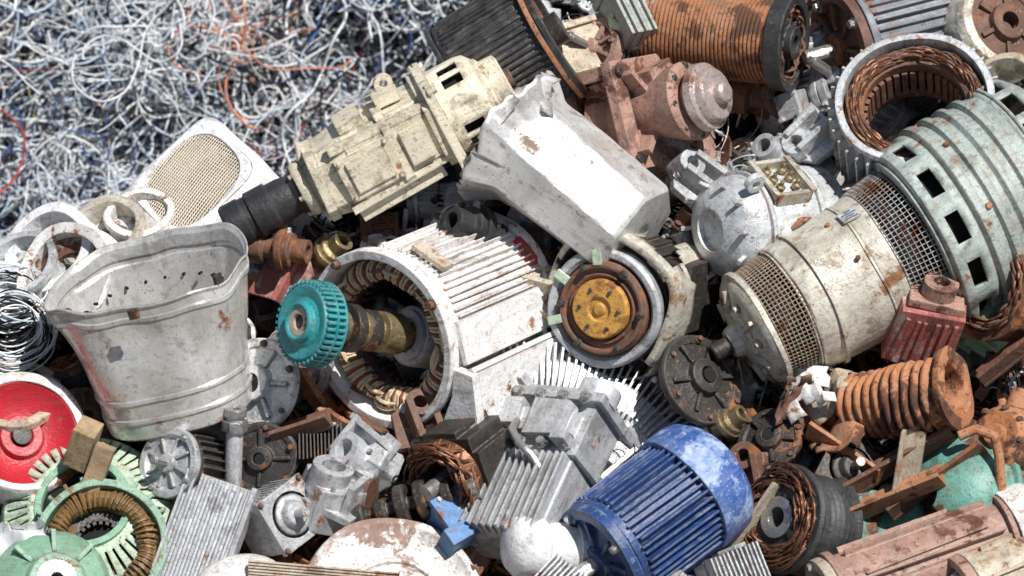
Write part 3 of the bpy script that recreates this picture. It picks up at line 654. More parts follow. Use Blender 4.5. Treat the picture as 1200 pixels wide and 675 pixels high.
part(r,'studs',g,'void_shade')  # near-black dots painted as dark holes in the wall
# white fan cover w/ round grille
r=thing('fan_cover','white boxy fan cover with large mesh grille','fan cover',2.32,2.22,-.25,(-.42,.50,.75),(.45,.85,0),.98)
sq=sup(6,.2); sg=sup(2.8,.2)
g=MB().lathe([(.80,-.7),(.78,-.25),(.77,.14),(.75,.21),(.70,.25),(.66,.262)],80,rf=sq)
c=part(r,'cover_shell',g,'white_paint',warp=.03)
n=80; aa=[2*pi*i/n for i in range(n)]
vs=[(sq(a,0)*.66*math.cos(a),sq(a,0)*.66*math.sin(a),.262) for a in aa]+[(sg(a,0)*.60*math.cos(a),sg(a,0)*.60*math.sin(a),.262) for a in aa]+[(sg(a,0)*.59*math.cos(a),sg(a,0)*.59*math.sin(a),.20) for a in aa]
part(r,'face_plate',MB().add(vs,[(k*n+i,k*n+(i+1)%n,(k+1)*n+(i+1)%n,(k+1)*n+i) for k in (0,1) for i in range(n)]),'white_paint',warp=.01)
gv=[];gf=[];M_=34
for j in range(M_+1):
    for i in range(M_+1):
        x=(i/M_-.5)*1.4;y=(j/M_-.5)*1.4; gv.append((x,y,.24+.03*(1-min(1,(x*x+y*y)/.4))))
for j in range(M_):
    for i in range(M_):
        x=((i+.5)/M_-.5)*1.4;y=((j+.5)/M_-.5)*1.4; a=math.atan2(y,x)
        if math.hypot(x,y)<sg(a,0)*.60: k=j*(M_+1)+i; gf.append((k,k+1,k+M_+2,k+M_+1))
part(r,'grille',MB().add(gv,gf),'mesh_beige',wire=.018)
part(r,'grille_backing',MB().lathe([(0,.20),(.6,.17),(.6,.15),(0,.15)],40,rf=sg),'tan')
for (x,y,n,R,m,lb,ax) in ((.85,3.25,.1,.62,'white_rusty','white rusty motor flange ring',(-.35,.2,.9)),(.62,3.0,-.15,.58,'white_paint','white ribbed motor ring',(-.5,.35,.78)),(1.25,2.82,-.15,.52,'beige_grey','beige bent metal ring',(-.3,.6,.7)),(1.62,2.62,-.2,.42,'white_rusty','chipped pale metal ring',(-.1,.7,.7)),(.18,4.75,.0,.6,'tan','tan ribbed metal ring',(.1,.8,.6)),(3.12,3.0,-.3,.42,'rust_orange','small rusty orange ring',(-.4,.5,.7)),(.25,3.2,-.1,.5,'pale_grey','pale grey dented ring',(-.3,.6,.7)),(11.3,2.0,.1,.4,'rust_orange','rusty ring under motor',(.3,.6,.7))):
    r=thing('motor_ring',lb,'ring',x,y,n,ax)
    part(r,'outer_rim',MB().lathe([(R*.8,-.22),(R,-.22),(R*1.02,-.18),(R*.94,-.1),(R*.94,.08),(R*1.03,.12),(R*1.03,.2),(R*.82,.2),(R*.78,0),(R*.8,-.22)],56),m,warp=.08)
    part(r,'inner_flange',MB().ring(R*.5,R*.8,-.1,-.02,48).bolts(6,R*.68,-.02,.035,.05),'rust_cast' if m=='white_rusty' else 'pale_grey',warp=.02)
for (x,y,n,ax) in ((.18,3.85,.3,(.5,.1,.86)),(.1,3.5,.1,(.3,.6,.7))):
    g=MB()
    for k in range(22):
        R=.44+random.uniform(-.14,.12); t=random.uniform(-.2,.2); ox,oy=random.uniform(-.1,.1),random.uniform(-.1,.1)
        g.tube([(ox+R*math.cos(a*pi/16),oy+R*math.sin(a*pi/16)*.9,t+.06*math.sin(a*pi/8+k)) for a in range(33)],.010,6,m=k%3)
    solo('cable_coil','coil of grey and black cable','cable coil',g,('w_grey','w_black','w_white'),x,y,n,ax,warp=.1)
# bearing motor w/ yellow disc
r=thing('bearing_motor','dark broken motor end with yellow orange centre disc','electric motor',7.08,3.60,.62,(-.42,-.12,.9),(.1,.95,.1))
part(r,'centre_disc',MB().lathe([(0,.2),(.06,.2),(.08,.17),(.13,.17),(.15,.2),(.33,.19),(.35,.16),(.35,.05),(0,.05)],44),'yellow_rust','yellow orange rusted disc')
part(r,'bearing_rings',MB().lathe([(.36,.1),(.40,.14),(.42,.1),(.46,.1),(.48,.15),(.52,.15),(.53,.1),(.55,.08),(.55,-.1),(.36,-.1),(.36,.1)],60),'rust_brown',warp=.02)
part(r,'outer_ring',MB().lathe([(.56,.02),(.60,.08),(.66,.08),(.69,.04),(.69,-.1),(.6,-.3),(.56,-.3),(.56,.02)],60),'aluminium_dirty',warp=.05)
part(r,'bolts',MB().bolts(6,.50,.14,.04,.05).bolts(6,.24,.19,.025,.03),'dark_iron')
def cas(i,j): return noise.noise(Vector((math.cos(i*.105)*1.4,math.sin(i*.105)*1.4,j*.10+3)))>.16
sh=MB().shell([(.72,-.04),(.78,-.06),(.81,-.15)]+[(.81,-.15-.08*i) for i in range(1,15)],60,cas,rf=sup(3,.3))
part(r,'casing',sh,'beige_grey','torn silver beige casing',warp=.10,solid=.03,angle=25)
part(r,'rotor_body',MB().cyl(.70,-1.3,-.2,40).box(.7,.8,.9,T(.5,.15,-.9)).fins(26,.68,.74,-1.2,-.25,.04),'dark_iron')
g=MB()
for a in (100,150,200): g.mark(); g.box(.18,.1,.06,RZ(a)@T(.60,0,.12))
part(r,'clamps',g,'pale_mint')
# curved finned housing: part of a wide round cover with radial fins
r=thing('finned_casing','wide curved pale aluminium cover with short radial cooling fins','motor casing',6.42,6.05,.25,(.20,.42,.88),(0,1,0))
A0,A1=math.radians(18),math.radians(104)
g=MB().lathe([(1.45,-.12),(1.55,.02),(1.75,.10),(1.96,.10),(2.02,.04),(2.02,-.75),(1.94,-.75),(1.94,.0),(1.75,.02),(1.55,-.06),(1.45,-.12)],60,a0=A0,a1=A1)
g.fins(34,1.98,2.22,-.62,.0,.03,a0=A0+.02,a1=A1-.02,jit=.15)
g.fins(34,1.62,2.20,.02,.17,.028,a0=A0+.02,a1=A1-.02,jit=.05)
part(r,'finned_rim',g,'aluminium',warp=.05)
g=MB()
for k in range(7): g.bolt(.05,.06,RZr(A0+.1+k*.22)@T(1.56,0,.02))
part(r,'bolts',g,'steel')
part(r,'inner_plate',MB().lathe([(.7,-.4),(1.5,-.12),(1.5,-.2),(.7,-.48),(.7,-.4)],40,a0=A0,a1=A1).fins(5,.8,1.5,-.35,-.05,.06,a0=A0+.1,a1=A1),'aluminium_dirty',warp=.04)
# grey gear housing
r=thing('cast_gear_housing','grey cast gear housing with bolts and long ribs','gearbox',6.35,5.50,.48,(-.38,-.8,.45),(-.5,.4,.75),.95)
g=MB().box(1.15,.7,2.1).box(1.35,.9,.12,T(0,0,-.9)).box(1.3,.85,.1,T(0,0,-.1)).box(.9,.5,.3,T(0,.2,-.5))
for i in range(12): g.box(.035,.26,1.1,T(-.54+i*.098,.40,.52)@RZ(random.uniform(-4,4)),ty=.9)
for i in range(7): g.box(.2,.04,1.1,T(-.64,-.35+i*.12,.5))
g.box(.5,.2,.5,T(.1,.45,-.5)@RZ(8)).box(.3,.22,.35,T(-.45,.42,-.55)).box(.2,.3,.12,T(.45,.5,-.2))
b=part(r,'casing',g,'aluminium_dirty',warp=.05)
g=MB()
for i in range(4):
    for j in (0,1): g.bolt(.06,.08,T(-.5+i*.33,.46,(-.84,-.16)[j])@RX(-90))
    g.bolt(.05,.08,T(-.5+i*.33,.3,-.97)@RX(180))
part(r,'bolts',g,'steel')
g=MB().prism([(-.9,-.3),(-.5,-.45),(-.2,-.45),(-.2,.45),(-.5,.45),(-.9,.3)],-.06,.06,T(-.3,.1,-1.05)); g.ring(.12,.26,-.1,.12,28,T(-.85,.1,-1.05)); g.ring(.12,.26,-.1,.12,28,T(.45,.2,-1.05)); part(r,'mounting_ear',g,'aluminium',warp=.03)
part(r,'oil_pipe',MB().tube([(-.3,.5,-.4),(-.2,.65,-.2),(0,.68,0),(.2,.6,.1),(.3,.45,.2)],.05,8),'steel')
# blue motor
r=thing('blue_motor','blue finned motor with scuffed faded domed cover','electric motor',7.55,6.02,.80,(-.72,-.5,.38),(-.45,.55,.72))
motor(r,.60,1.25,'blue','blue',fins=48,fh=.12,ft=.026,box=False,feet=True,cover=False)
g=MB().lathe([(.60,-.5),(.74,-.5),(.75,-.55),(.75,-.8),(.72,-.95),(.63,-1.06),(.48,-1.10),(.2,-1.12),(0,-1.12)],56); part(r,'domed_cover',g,'blue_scuffed','scuffed pale blue domed fan cover',warp=.06)
# white cap
r=thing('white_motor_cap','smooth white domed motor cap','motor cap',6.3,6.3,.9,(-.92,.05,.38),(0,1,0))
part(r,'cap',MB().lathe([(0,.42),(.12,.41),(.26,.37),(.34,.28),(.37,.15),(.37,.0),(.34,-.02),(.30,-.02),(.30,-.42),(0,-.42)],48),'white_paint',warp=.02)
part(r,'collar',MB().ring(.28,.35,-.55,-.4,40),'pale_grey')
r=thing('blue_junction_box','light blue cast junction box','junction box',5.45,5.98,.5,(.3,.5,.8),(-.4,.8,0))
part(r,'box_body',MB().box(.62,.5,.36).box(.7,.58,.06,T(0,0,.18)).box(.3,.2,.3,T(-.3,-.2,.1)),'light_blue',warp=.05); part(r,'screws',MB().bolts(4,.36,.2,.035,.04,off=pi/4),'steel')
part(r,'gland',MB().cyl(.12,0,.3,20,T(.3,0,0)@RY(90)),'light_blue')
# disc plate bottom
r=thing('round_end_plate','grey stained round end plate with pinkish rust patches','end plate',4.65,6.95,.65,(.05,.42,.9),(0,1,0))
part(r,'plate',MB().lathe([(0,.1),(.1,.1),(.12,.06),(.5,.05),(.52,.08),(.56,.08),(.58,.05),(.9,.04),(.98,.08),(1.06,.06),(1.08,0),(1.05,-.1),(0,-.1)],64),'plate_stained',warp=.04); part(r,'centre_bolt',MB().bolt(.1,.1,T(0,0,.1)),'yellow_rust')
r=thing('white_dome_cover','white painted dome cover','dome cover',2.98,6.92,.6,(.0,.75,.65))
part(r,'dome',MB().lathe([(0,.45),(.2,.44),(.4,.38),(.55,.25),(.64,.05),(.66,-.1)],48),'white_rusty',warp=.04); part(r,'rim',MB().ring(.62,.72,-.16,-.1,48),'white_paint')
r=thing('ribbed_plate','tan ribbed aluminium plate','ribbed plate',3.9,6.75,.85,(.2,.35,.9),(.1,.9,0))
g=MB().box(1.7,.5,.08)
for i in range(14): g.box(1.7,.02,.06,T(0,-.23+i*.035,.06))
part(r,'plate',g,'tan',warp=.05); part(r,'end_strip',MB().box(.06,.54,.2,T(.85,0,.02)),'pale_grey')
# stripped motor
r=thing('stripped_motor','dark stripped motor with exposed copper winding','electric motor',5.5,5.35,.45,(-.6,-.45,.66),(-.3,.85,.3))
part(r,'laminated_core',MB().box(.85,.85,.6).fins(4,.4,.5,-.3,.3,.5),'dark_iron',warp=.03)
w=MB().winding(.34,.1,.3,.28,16,7,.013,1.4,m=0).winding(.34,.1,.3,.22,16,6,.012,-1.2,m=1); w.lathe([(.2,.28),(.22,.4),(.4,.42),(.45,.28)],32,m=0); part(r,'winding',w,('copper','copper_bright')); part(r,'shaft',MB().cyl(.1,.2,.8,20),'steel')
part(r,'label_plate',MB().box(.5,.02,.3,T(0,.44,0)),'tan')
r=thing('crankshaft','dark stepped crankshaft with round discs','shaft',4.85,5.82,.55,(.93,.28,.2))
g=MB().cyl(.08,-.8,.8,20)
for z,R in((-.6,.2),(-.35,.15),(-.1,.24),(.15,.24),(.45,.17),(.62,.12)): g.cyl(R,z-.07,z+.07,32,T((.06 if R>.2 else 0),0,0),c=.02)
part(r,'shaft_body',g,'dark_iron'); part(r,'end_gear',MB().lathe([(.08,.72),(.2,.72),(.2,.82),(.08,.82),(.08,.72)],48,rf=lambda a,z:1+.04*math.sin(a*16)),'steel')
r=thing('corrugated_plate','silver corrugated aluminium heat sink plate','heat sink',2.45,6.25,.55,(-.15,.2,.97),(.32,.9,-.1))
g=MB().box(.8,1.5,.08)
for i in range(9): g.box(.035,1.5,.12,T(-.36+i*.09,0,.08))
part(r,'plate',g,'aluminium',warp=.06); part(r,'side_rail',MB().box(.06,1.55,.22,T(.43,0,0)),'aluminium_dirty')
# block motors, each different
specs=[(3.3,6.0,.3,(.55,.15,.82),(-.6,.8,0),'aluminium_dirty',.6,'grey box shaped aluminium motor',0),(3.95,5.72,.4,(.3,.85,.4),(.9,-.3,.3),'aluminium_dirty',.65,'grey broken cast motor block',1),(3.75,5.2,.15,(.2,.3,.93),(0,1,0),'dark_iron',.5,'dark finned motor block with cracked cover',2),(4.3,5.3,.3,(-.6,.5,.6),(.5,.7,0),'aluminium',.6,'silver angular motor bracket block',1),(8.45,6.62,.7,(.35,.25,.9),(-.3,.9,0),'pale_grey',.6,'pale grey square motor block',2),(9.75,5.55,.1,(.3,.3,.9),(.5,.8,0),'dark_iron',.6,'dark square motor block',0),(7.9,6.85,.75,(-.3,.45,.85),(.5,.8,0),'white_rusty',.5,'small white ribbed block',2),(6.55,6.8,.95,(.1,.5,.85),(.6,.8,0),'pale_grey',.55,'small pale finned block with stubs',2)]
for (x,y,n,ax,up,m,s,lb,kind) in specs:
    r=thing('block_motor',lb,'electric motor',x,y,n,ax,up,s)
    if kind==0:
        g=MB().box(1.,1.,1.1)
        for i in range(9): g.box(.05,1.12,.9,T(-.45+i*.112,0,-.02))
        part(r,'finned_body',g,m,warp=.04)
        part(r,'flange',MB().box(1.15,1.15,.12,T(0,0,.6)).lathe([(0,.84),(.2,.84),(.25,.8),(.28,.7),(.45,.66),(0,.66)],32),m); part(r,'bolts',MB().bolts(4,.72,.66,.05,.06,off=pi/4),'rust_brown'); part(r,'shaft',MB().cyl(.09,.8,1.15,16),'steel')
    elif kind==1:
        g=MB().prism(jag_poly(8,.62,.2),-.5,.3,sc=.9).box(.5,1.3,.12,T(.3,0,-.1)).box(.12,.9,.9,T(-.35,.1,.1)@RY(15)).box(.9,.12,.6,T(0,.45,.2)).ring(.2,.36,.1,.6,32,T(.15,-.1,0))
        part(r,'cast_body',g,m,warp=.06); part(r,'cover_plate',MB().prism(jag_poly(6,.4,.2),.0,.06,T(-.3,.55,.1)@RX(-80)),'rust_brown'); part(r,'bolts',MB().bolts(5,.5,.3,.045,.06,off=.3),'steel')
    else:
        g=MB().box(1.1,.8,.5)
        for i in range(12): g.box(.035,.85,.4,T(-.5+i*.09,0,.38)@RX(random.uniform(-3,3)))
        part(r,'finned_body',g,m,warp=.05); part(r,'side_cover',MB().prism(jag_poly(7,.4,.25),0,.08,T(.2,.42,0)@RX(-90)),'aluminium_dirty'); part(r,'stub_pipe',MB().ring(.08,.14,0,.4,20,T(-.55,0,0)@RY(-90)),'rust_brown')
r=thing('small_finned_motor','small dark finned motor with silver flange','electric motor',2.3,5.42,.35,(-.55,.15,.82),(-.2,.9,0),.62)
motor(r,.6,1.0,'dark_iron','aluminium_dirty',fins=26,fh=.12,box=True,feet=False,cover=False)
fl=[(3.12,4.5,.35,.55,.09,.2,'pale_grey',(-.55,.1,.82),'grey round flange with centre hub'),(3.15,5.35,.25,.42,.08,.14,'dark_iron',(-.2,.1,.97),'dark round disc flange'),(8.15,4.45,.45,.55,.1,.2,'dark_iron',(.55,.35,.75),'dark round flange with holes'),(5.35,2.75,.2,.38,.08,.18,'pale_grey',(-.5,.4,.76),'pale grey small flange'),(4.55,2.98,-.1,.36,.08,.15,'white_rusty',(.2,.8,.5),'white chipped flange'),(9.0,5.15,.2,.4,.09,.16,'dark_iron',(-.3,.5,.8),'dark gear flange'),(11.1,6.85,.9,.95,.12,.3,'pale_grey',(.15,.5,.85),'large grey end plate with bolts'),(9.55,4.62,.0,.4,.08,.2,'rust_brown',(.5,.4,.7),'rusty brown flange'),(5.0,5.05,-.1,.4,.08,.2,'steel',(-.4,.6,.7),'steel flange'),(1.05,4.95,.0,.45,.08,.15,'rust_brown',(.3,.5,.8),'rusty disc')]
for (x,y,n,R,t,hb,m,ax,lb) in fl:
    r=thing('round_flange',lb,'flange',x,y,n,ax)
    part(r,'disc',flange_mesh(R,t,hb,random.choice([4,5,6,8])),m,warp=.05); part(r,'bolts',MB().bolts(6,R*.88,t,.035,.05,off=.4),'rust_brown'); part(r,'bore_fill',MB().cyl(hb*.45,t*.4,t*2.3,20),'void_shade')  # black plug fills each hub, painted as the dark of an open hole
r=thing('threaded_pipe','short grey pipe with hex nut and collar','pipe',2.83,5.15,.6,(.05,.97,.25))
part(r,'tube',MB().ring(.06,.1,-.5,.35,24),'aluminium_dirty'); part(r,'nut',MB().prism([(.15*math.cos(i*pi/3),.15*math.sin(i*pi/3)) for i in range(6)],.15,.28).ring(.06,.13,.33,.42,24),'steel')
for (x,y,n,ax,m,s) in ((3.3,2.92,.45,(.95,-.1,.3),'rust_brown',1),(3.85,2.98,.2,(.6,.5,.6),'brass',.9),(9.15,1.85,.2,(-.5,.4,.75),'aluminium_dirty',1.1),(5.6,2.72,.4,(-.7,.3,.7),'black_rubber',1.3),(8.45,4.95,.3,(.7,.5,.5),'brass',.8)):
    r=thing('shaft_coupling','stepped %s shaft coupling'%({'rust_brown':'rusty brown','brass':'brass coloured','aluminium_dirty':'grey aluminium','black_rubber':'black'}[m]),'coupling',x,y,n,ax,s=s)
    part(r,'sleeve',MB().lathe([(.08,-.35),(.17,-.35),(.17,-.2),(.12,-.18),(.12,-.05),(.2,-.03),(.2,.15),(.14,.17),(.14,.35),(.08,.35),(.08,-.35)],32),m); part(r,'collar_ring',MB().ring(.19,.24,0,.08,32),m); part(r,'set_bolt',MB().bolt(.04,.06,T(0,.2,.08)@RX(-90)),'steel')
# bellows
r=thing('rusty_bellows','short orange rusted corrugated bellows with torn end and open flange','bellows',10.35,4.68,.7,(.86,.12,.5),(0,1,0))
R0=.45; pr=[]
for i in range(10): z=-.55+i*.118; rr=R0*(.82+.18*min(1,i/5)); pr+=[(rr*.84,z),(rr,z+.03),(rr*1.03,z+.06),(rr,z+.09)]
pr+=[(R0*.86,.66),(R0*1.08,.72),(R0*1.10,.80),(R0*.80,.82),(R0*.72,.78),(R0*.66,.2),(0,.15)]
g=MB().lathe(pr,60)
def bl(p):
    x,y,z=p; n_=noise.noise(Vector((x*2.5,y*2.5,z*2.5)))*.09+noise.noise(Vector((x*7,y*7,z*7)))*.03; return (x*(1+n_),y*(1+n_)+.10*z*z,z+.04*noise.noise(Vector((x*3,y*3,8))))
g.v=[bl(p) for p in g.v]
part(r,'bellows_body',g,'rust_orange',warp=.08)
for k,(mm,M_) in enumerate((('tan',T(.0,.25,-.8)@RX(50)@RY(20)),('rust_orange',T(.1,-.15,-.8)@RX(-30)@RY(60)),('rust_brown',T(-.25,.1,-.95)@RX(20)@RY(-50)),('white_rusty',T(-.2,.3,-1.0)@RX(60)@RY(30)),('rust_orange',T(-.2,-.3,-.6)@RX(70)@RY(10)))):
    part(r,'torn_end',sheet_mesh(.7,.6,10,9,.7,.25),mm,solid=.03).matrix_basis=M_
r=thing('rusty_pump','rust covered pump body with round port','pump',11.6,5.1,.6,(-.5,.35,.8),(.2,.9,0))
g=MB().lathe([(0,.3),(.12,.3),(.14,.2),(.28,.22),(.36,.15),(.42,-.05),(.38,-.35),(0,-.4)],40).lathe([(.1,0),(.16,0),(.16,.4),(.24,.42),(.24,.5),(.1,.5)],28,RY(-80)@T(0,0,.3)); g.cyl(.14,.2,.6,24,RX(-100)); 
part(r,'pump_body',g,'rust_orange',warp=.05); part(r,'bolts',MB().bolts(8,.32,.17,.035,.05),'rust_brown')
g=MB().tube([(-.3,.3,0),(-.1,.38,0),(.1,.3,.05),(.15,.1,.05),(.2,-.5,0),(.3,-.9,0)],.06,10); solo('bent_rod','bent rusty iron rod','rod',g,'rust_orange',11.35,5.35,.95)
r=thing('red_motor_block','faded red motor block with rusty fins','electric motor',10.75,3.75,.6,(.25,.75,.6),(-.7,.5,.3),.78)
g=MB().box(1.1,1.0,1.0)
for i in range(6): g.box(1.2,.07,.8,T(0,-.42+i*.16,0)@RZ(random.uniform(-4,4)))
part(r,'finned_body',g,'red_faded',warp=.1); part(r,'top_bracket',MB().box(.9,.8,.12,T(0,0,.6)).box(.12,.8,.4,T(.4,0,.8)).ring(.12,.25,.6,.9,24,T(-.2,0,0)),'rust_cast',warp=.06)
r=thing('red_cap','small red motor cap with dark rim','metal dish',6.1,3.02,.2,(.2,.5,.85))  # red motor cap with a dark ring around it
part(r,'cap_shell',MB().lathe([(0,.2),(.18,.18),(.24,.1),(.25,-.1),(0,-.1)],32),'red'); part(r,'rim',MB().ring(.23,.29,-.14,-.06,32),'dark_iron')
r=thing('red_bracket','red painted broken bracket','bracket',3.35,3.2,.1,(-.3,.2,.9),(.4,.8,0))
part(r,'plate',MB().prism([(-.3,-.4),(.3,-.3),(.35,.1),(0,.45),(-.25,.2)],-.04,.04),'red_faded',warp=.03); part(r,'stiffener',MB().box(.08,.7,.2,T(.1,0,.1)),'red_faded')
r=thing('winding_stator','rusty stator with thick copper winding','stator',11.8,3.42,.65,(-.75,.15,.6),(0,1,0))
stator(r,.62,.8,'rust_orange',('copper','rust_brown'),24,.018,.25,strands=14,span=1.0)
# smooth teal green casing pieces
r=thing('green_casing','smooth teal green casing half with rust patches','motor part',11.15,5.85,.10,(-.7,.2,.68),(0,.9,.4),1.1)
part(r,'half_shell',MB().lathe([(.2,.62),(.38,.58),(.58,.45),(.70,.25),(.74,0),(.74,-.7),(.70,-.7)],56,a0=-.4,a1=pi+.5),'green_rusty',warp=.05)
part(r,'rib',MB().lathe([(.72,-.05),(.80,-.05),(.80,.03),(.72,.03)],40,a0=-.4,a1=pi+.5),'green_rusty',warp=.05); part(r,'inner_body',MB().cyl(.5,-.7,.4,32),'rust_brown',warp=.05)
solo('green_sheet','flat teal green sheet metal with rust','sheet metal',sheet_mesh(1.1,.8,16,12,.15,.9),'green_rusty',11.8,5.75,.25,(-.2,.4,.9),(.3,.8,0),solid=.03,angle=40)
solo('green_sheet','bent teal green sheet with rusty edge','sheet metal',sheet_mesh(.9,.6,14,9,.4,.9),'green_rusty',10.2,6.0,.35,(.3,.5,.8),(-.4,.8,0),solid=.03,angle=40)
r=thing('green_motor_housing','pale green motor housing with chips','motor part',11.4,3.55,.2,(-.5,.3,.8),(0,1,0))
part(r,'shell',MB().lathe([(.3,-.5),(.45,-.5),(.48,.2),(.4,.3),(.3,.3),(.3,-.5)],40),'pale_green',warp=.04); part(r,'ribs',MB().fins(16,.44,.54,-.4,.15,.04),'pale_green')
for (x,y,n,ax,up,m,L) in ((10.25,5.35,.65,(.85,.5,.1),(-.3,.5,.8),'rust_brown',1.6),(10.15,5.75,.7,(.9,.38,.2),(-.3,.5,.8),'rust_orange',1.5),(10.75,5.5,.7,(.8,.6,.1),(-.3,.5,.8),'rust_brown',1.3),(10.5,5.4,.85,(.15,.95,.2),(1,0,.3),'tan',.8),(9.85,5.2,.5,(.75,-.5,.3),(.3,.5,.8),'rust_orange',1.0),(11.8,4.0,.8,(.75,.6,.2),(-.3,.5,.8),'rust_brown',1.2),(9.0,3.0,-.1,(.3,.9,.2),(-.3,.1,.8),'rust_cast',1.2),(5.2,6.3,.4,(.8,-.4,.3),(-.3,.5,.8),'rust_brown',1.1),(8.7,5.95,.5,(.5,.8,.2),(-.6,.2,.8),'tan',1.0),(3.55,4.9,.5,(.9,.3,.2),(-.3,.5,.8),'rust_brown',.7),(1.30,5.45,.75,(.35,.9,.2),(0,0,1),'wood',.6)):
    g=MB().box(.05,.26,L,T(-.1,0,0)).box(.26,.05,L,T(0,-.12,0)) if m!='wood' else MB().box(.22,.2,L)
    if m=='wood': solo('wood_block','weathered wooden block','wood block',g,m,x,y,n,ax,up,warp=.02)
    else: solo('angle_iron','rusty steel angle bar' if m!='tan' else 'tan painted angle bar','angle bar',g,m,x,y,n,ax,up,warp=.06)
# black coil
r=thing('black_wound_coil','black wound coil reel with steel core','coil',9.3,6.05,.45,(-.72,.2,.66),(0,1,0))
g=MB().lathe([(.22,-.35),(.62,-.35),(.66,-.3),(.6,-.25)]+[(.58+.03*math.sin(i*2.2),-.25+i*.03) for i in range(18)]+[(.62,.3),(.66,.34),(.62,.38),(.22,.38),(.22,-.35)],56); part(r,'coil_body',g,'black_rubber',warp=.05)
g=MB().winding(.45,.12,.36,.12,24,6,.012,.9); part(r,'winding',g,'copper'); part(r,'core',MB().ring(.12,.24,-.4,.44,32),'steel')
r=thing('rusty_finned_motor','brown rusted finned motor with broken fins lying flat','electric motor',10.6,6.50,.72,(-.92,-.3,.25),(-.2,.6,.75))
motor(r,.42,2.2,'rust_cast','tan',fins=34,fh=.09,ft=.03,box=False,feet=False,cover=True,covermat='white_rusty',jit=.6)
r=thing('pale_finned_motor','pale rusty finned motor','electric motor',11.7,6.55,.75,(-.9,-.35,.3),(-.2,.6,.75))
motor(r,.4,1.3,'tan','rust_cast',fins=30,fh=.08,box=False,feet=False,cover=False,jit=.4)
# bottom-left cluster
r=thing('green_stator_motor','green motor with brown gold winding ring','electric motor',1.35,6.3,.55,(.12,.3,.95),(0,1,0))
part(r,'winding_ring',MB().lacing(.52,.1,.1,52,.017,wob=.3).lacing(.52,.1,.1,47,.014,k0=2,wob=.4).lathe([(.42,0),(.44,.12),(.52,.2),(.62,.12),(.64,0)],48),'brown_gold','brown gold winding ring')
part(r,'housing',MB().lathe([(.66,.15),(.74,.15),(.76,-.2),(.7,-.6),(.6,-.6),(.64,.0),(.66,.15)],56).fins(24,.72,.82,-.5,.05,.04),'pale_green',warp=.03); part(r,'core',MB().ring(.3,.62,-.4,-.0,48).fins(24,.26,.32,-.4,0,.04),'dark_iron')
r=thing('green_domed_motor','green domed motor end with silver bearing','electric motor',.85,6.72,.85,(.25,.3,.92),(0,1,0))
part(r,'end_bell',MB().lathe([(.22,.3),(.3,.3),(.34,.22),(.55,.12),(.66,-.05),(.7,-.4),(.6,-.4),(.22,.1),(.22,.3)],56).fins(8,.3,.6,-.05,.22,.05),'pale_green',warp=.04); part(r,'bearing',MB().ring(.08,.2,.2,.36,32).ring(.2,.23,.15,.33,32),'steel'); part(r,'bolts',MB().bolts(4,.6,.02,.05,.12),'dark_iron')
r=thing('ribbed_motor_casing','pale green round motor casing with cooling slots','motor casing',1.15,5.95,.30,(-.05,.50,.86),(0,1,0),.98)
pd=[(1.0,-.7),(1.02,-.3),(1.0,-.08),(.95,.04),(.93,.07),(.66,.2),(.62,.22),(.54,.22),(.52,.05)]
part(r,'slotted_dome',MB().shell(pd,132,lambda i,j:j==4 and i%3==0),'pale_mint',solid=.05,warp=.03)
part(r,'rim',MB().ring(.50,.58,.18,.28,64).ring(.99,1.07,-.4,-.3,64),'pale_green',warp=.03); part(r,'core',MB().cyl(.9,-.6,-.05,40).cyl(.5,-.3,.1,40),'void_shade')
r=thing('red_flange_ring','white round housing with deep red dished inner flange','motor part',.40,5.05,.50,(.25,.3,.92),(0,1,0))
part(r,'outer_housing',MB().lathe([(.62,.08),(.70,.10),(.74,.05),(.78,-.3),(.6,-.3),(.62,.08)],56),'white_rusty',warp=.04); part(r,'red_flange',MB().lathe([(.1,-.12),(.14,-.06),(.24,-.06),(.27,-.14),(.46,-.10),(.56,.0),(.62,.06),(.62,-.2),(.1,-.2),(.1,-.12)],48),'red'); part(r,'hub',MB().cyl(.11,-.2,-.02,24),'dark_iron')
g=sheet_mesh(1.0,.6,30,20,.3,.9)
g.v=[(p[0]*.97+.1*noise.noise(Vector((p[1]*3,0,3))),p[1],p[2]+abs(noise.noise(Vector((p[0]*3,p[1]*3,1))))*.3+noise.noise(Vector((p[0]*8,p[1]*8,1)))*.05) for p in g.v]
solo('plastic_film','crumpled white plastic film','plastic film',g,'plastic_film',.25,6.35,.95,(.1,.5,.8),angle=40)
solo('wood_block','short weathered wooden block','wood block',MB().box(.34,.26,.5),'wood',1.12,5.15,.80,(.3,.8,.5),(1,0,.3),warp=.03)
r=thing('ribbed_green_box','grey green ribbed metal box','metal box',7.9,.05,.0,(.3,.5,.8),(-.2,.9,0))
g=MB().box(1.5,.7,.5)
for i in range(12): g.box(.04,.75,.6,T(-.68+i*.12,0,0))
part(r,'ribbed_body',g,'grey_green',warp=.04); part(r,'lid',MB().box(1.55,.1,.6,T(0,.4,0)),'grey_green')
r=thing('yellow_box','dull yellow metal box with dents','metal box',6.75,.62,-.1,(.4,.4,.8),(-.3,.9,0))
part(r,'box_body',MB().box(.9,.6,.5),'tan',warp=.06); part(r,'lid',MB().box(.95,.08,.55,T(0,.34,0)),'tan')
r=thing('white_green_housing','chipped white and green housing','motor part',7.45,.15,.15,(-.3,.4,.86),(0,1,0))
part(r,'shell',MB().lathe([(0,.2),(.2,.2),(.3,.1),(.35,-.4),(0,-.4)],32),'pale_mint',warp=.04); part(r,'rim',MB().ring(.33,.4,-.1,0,32),'white_rusty')
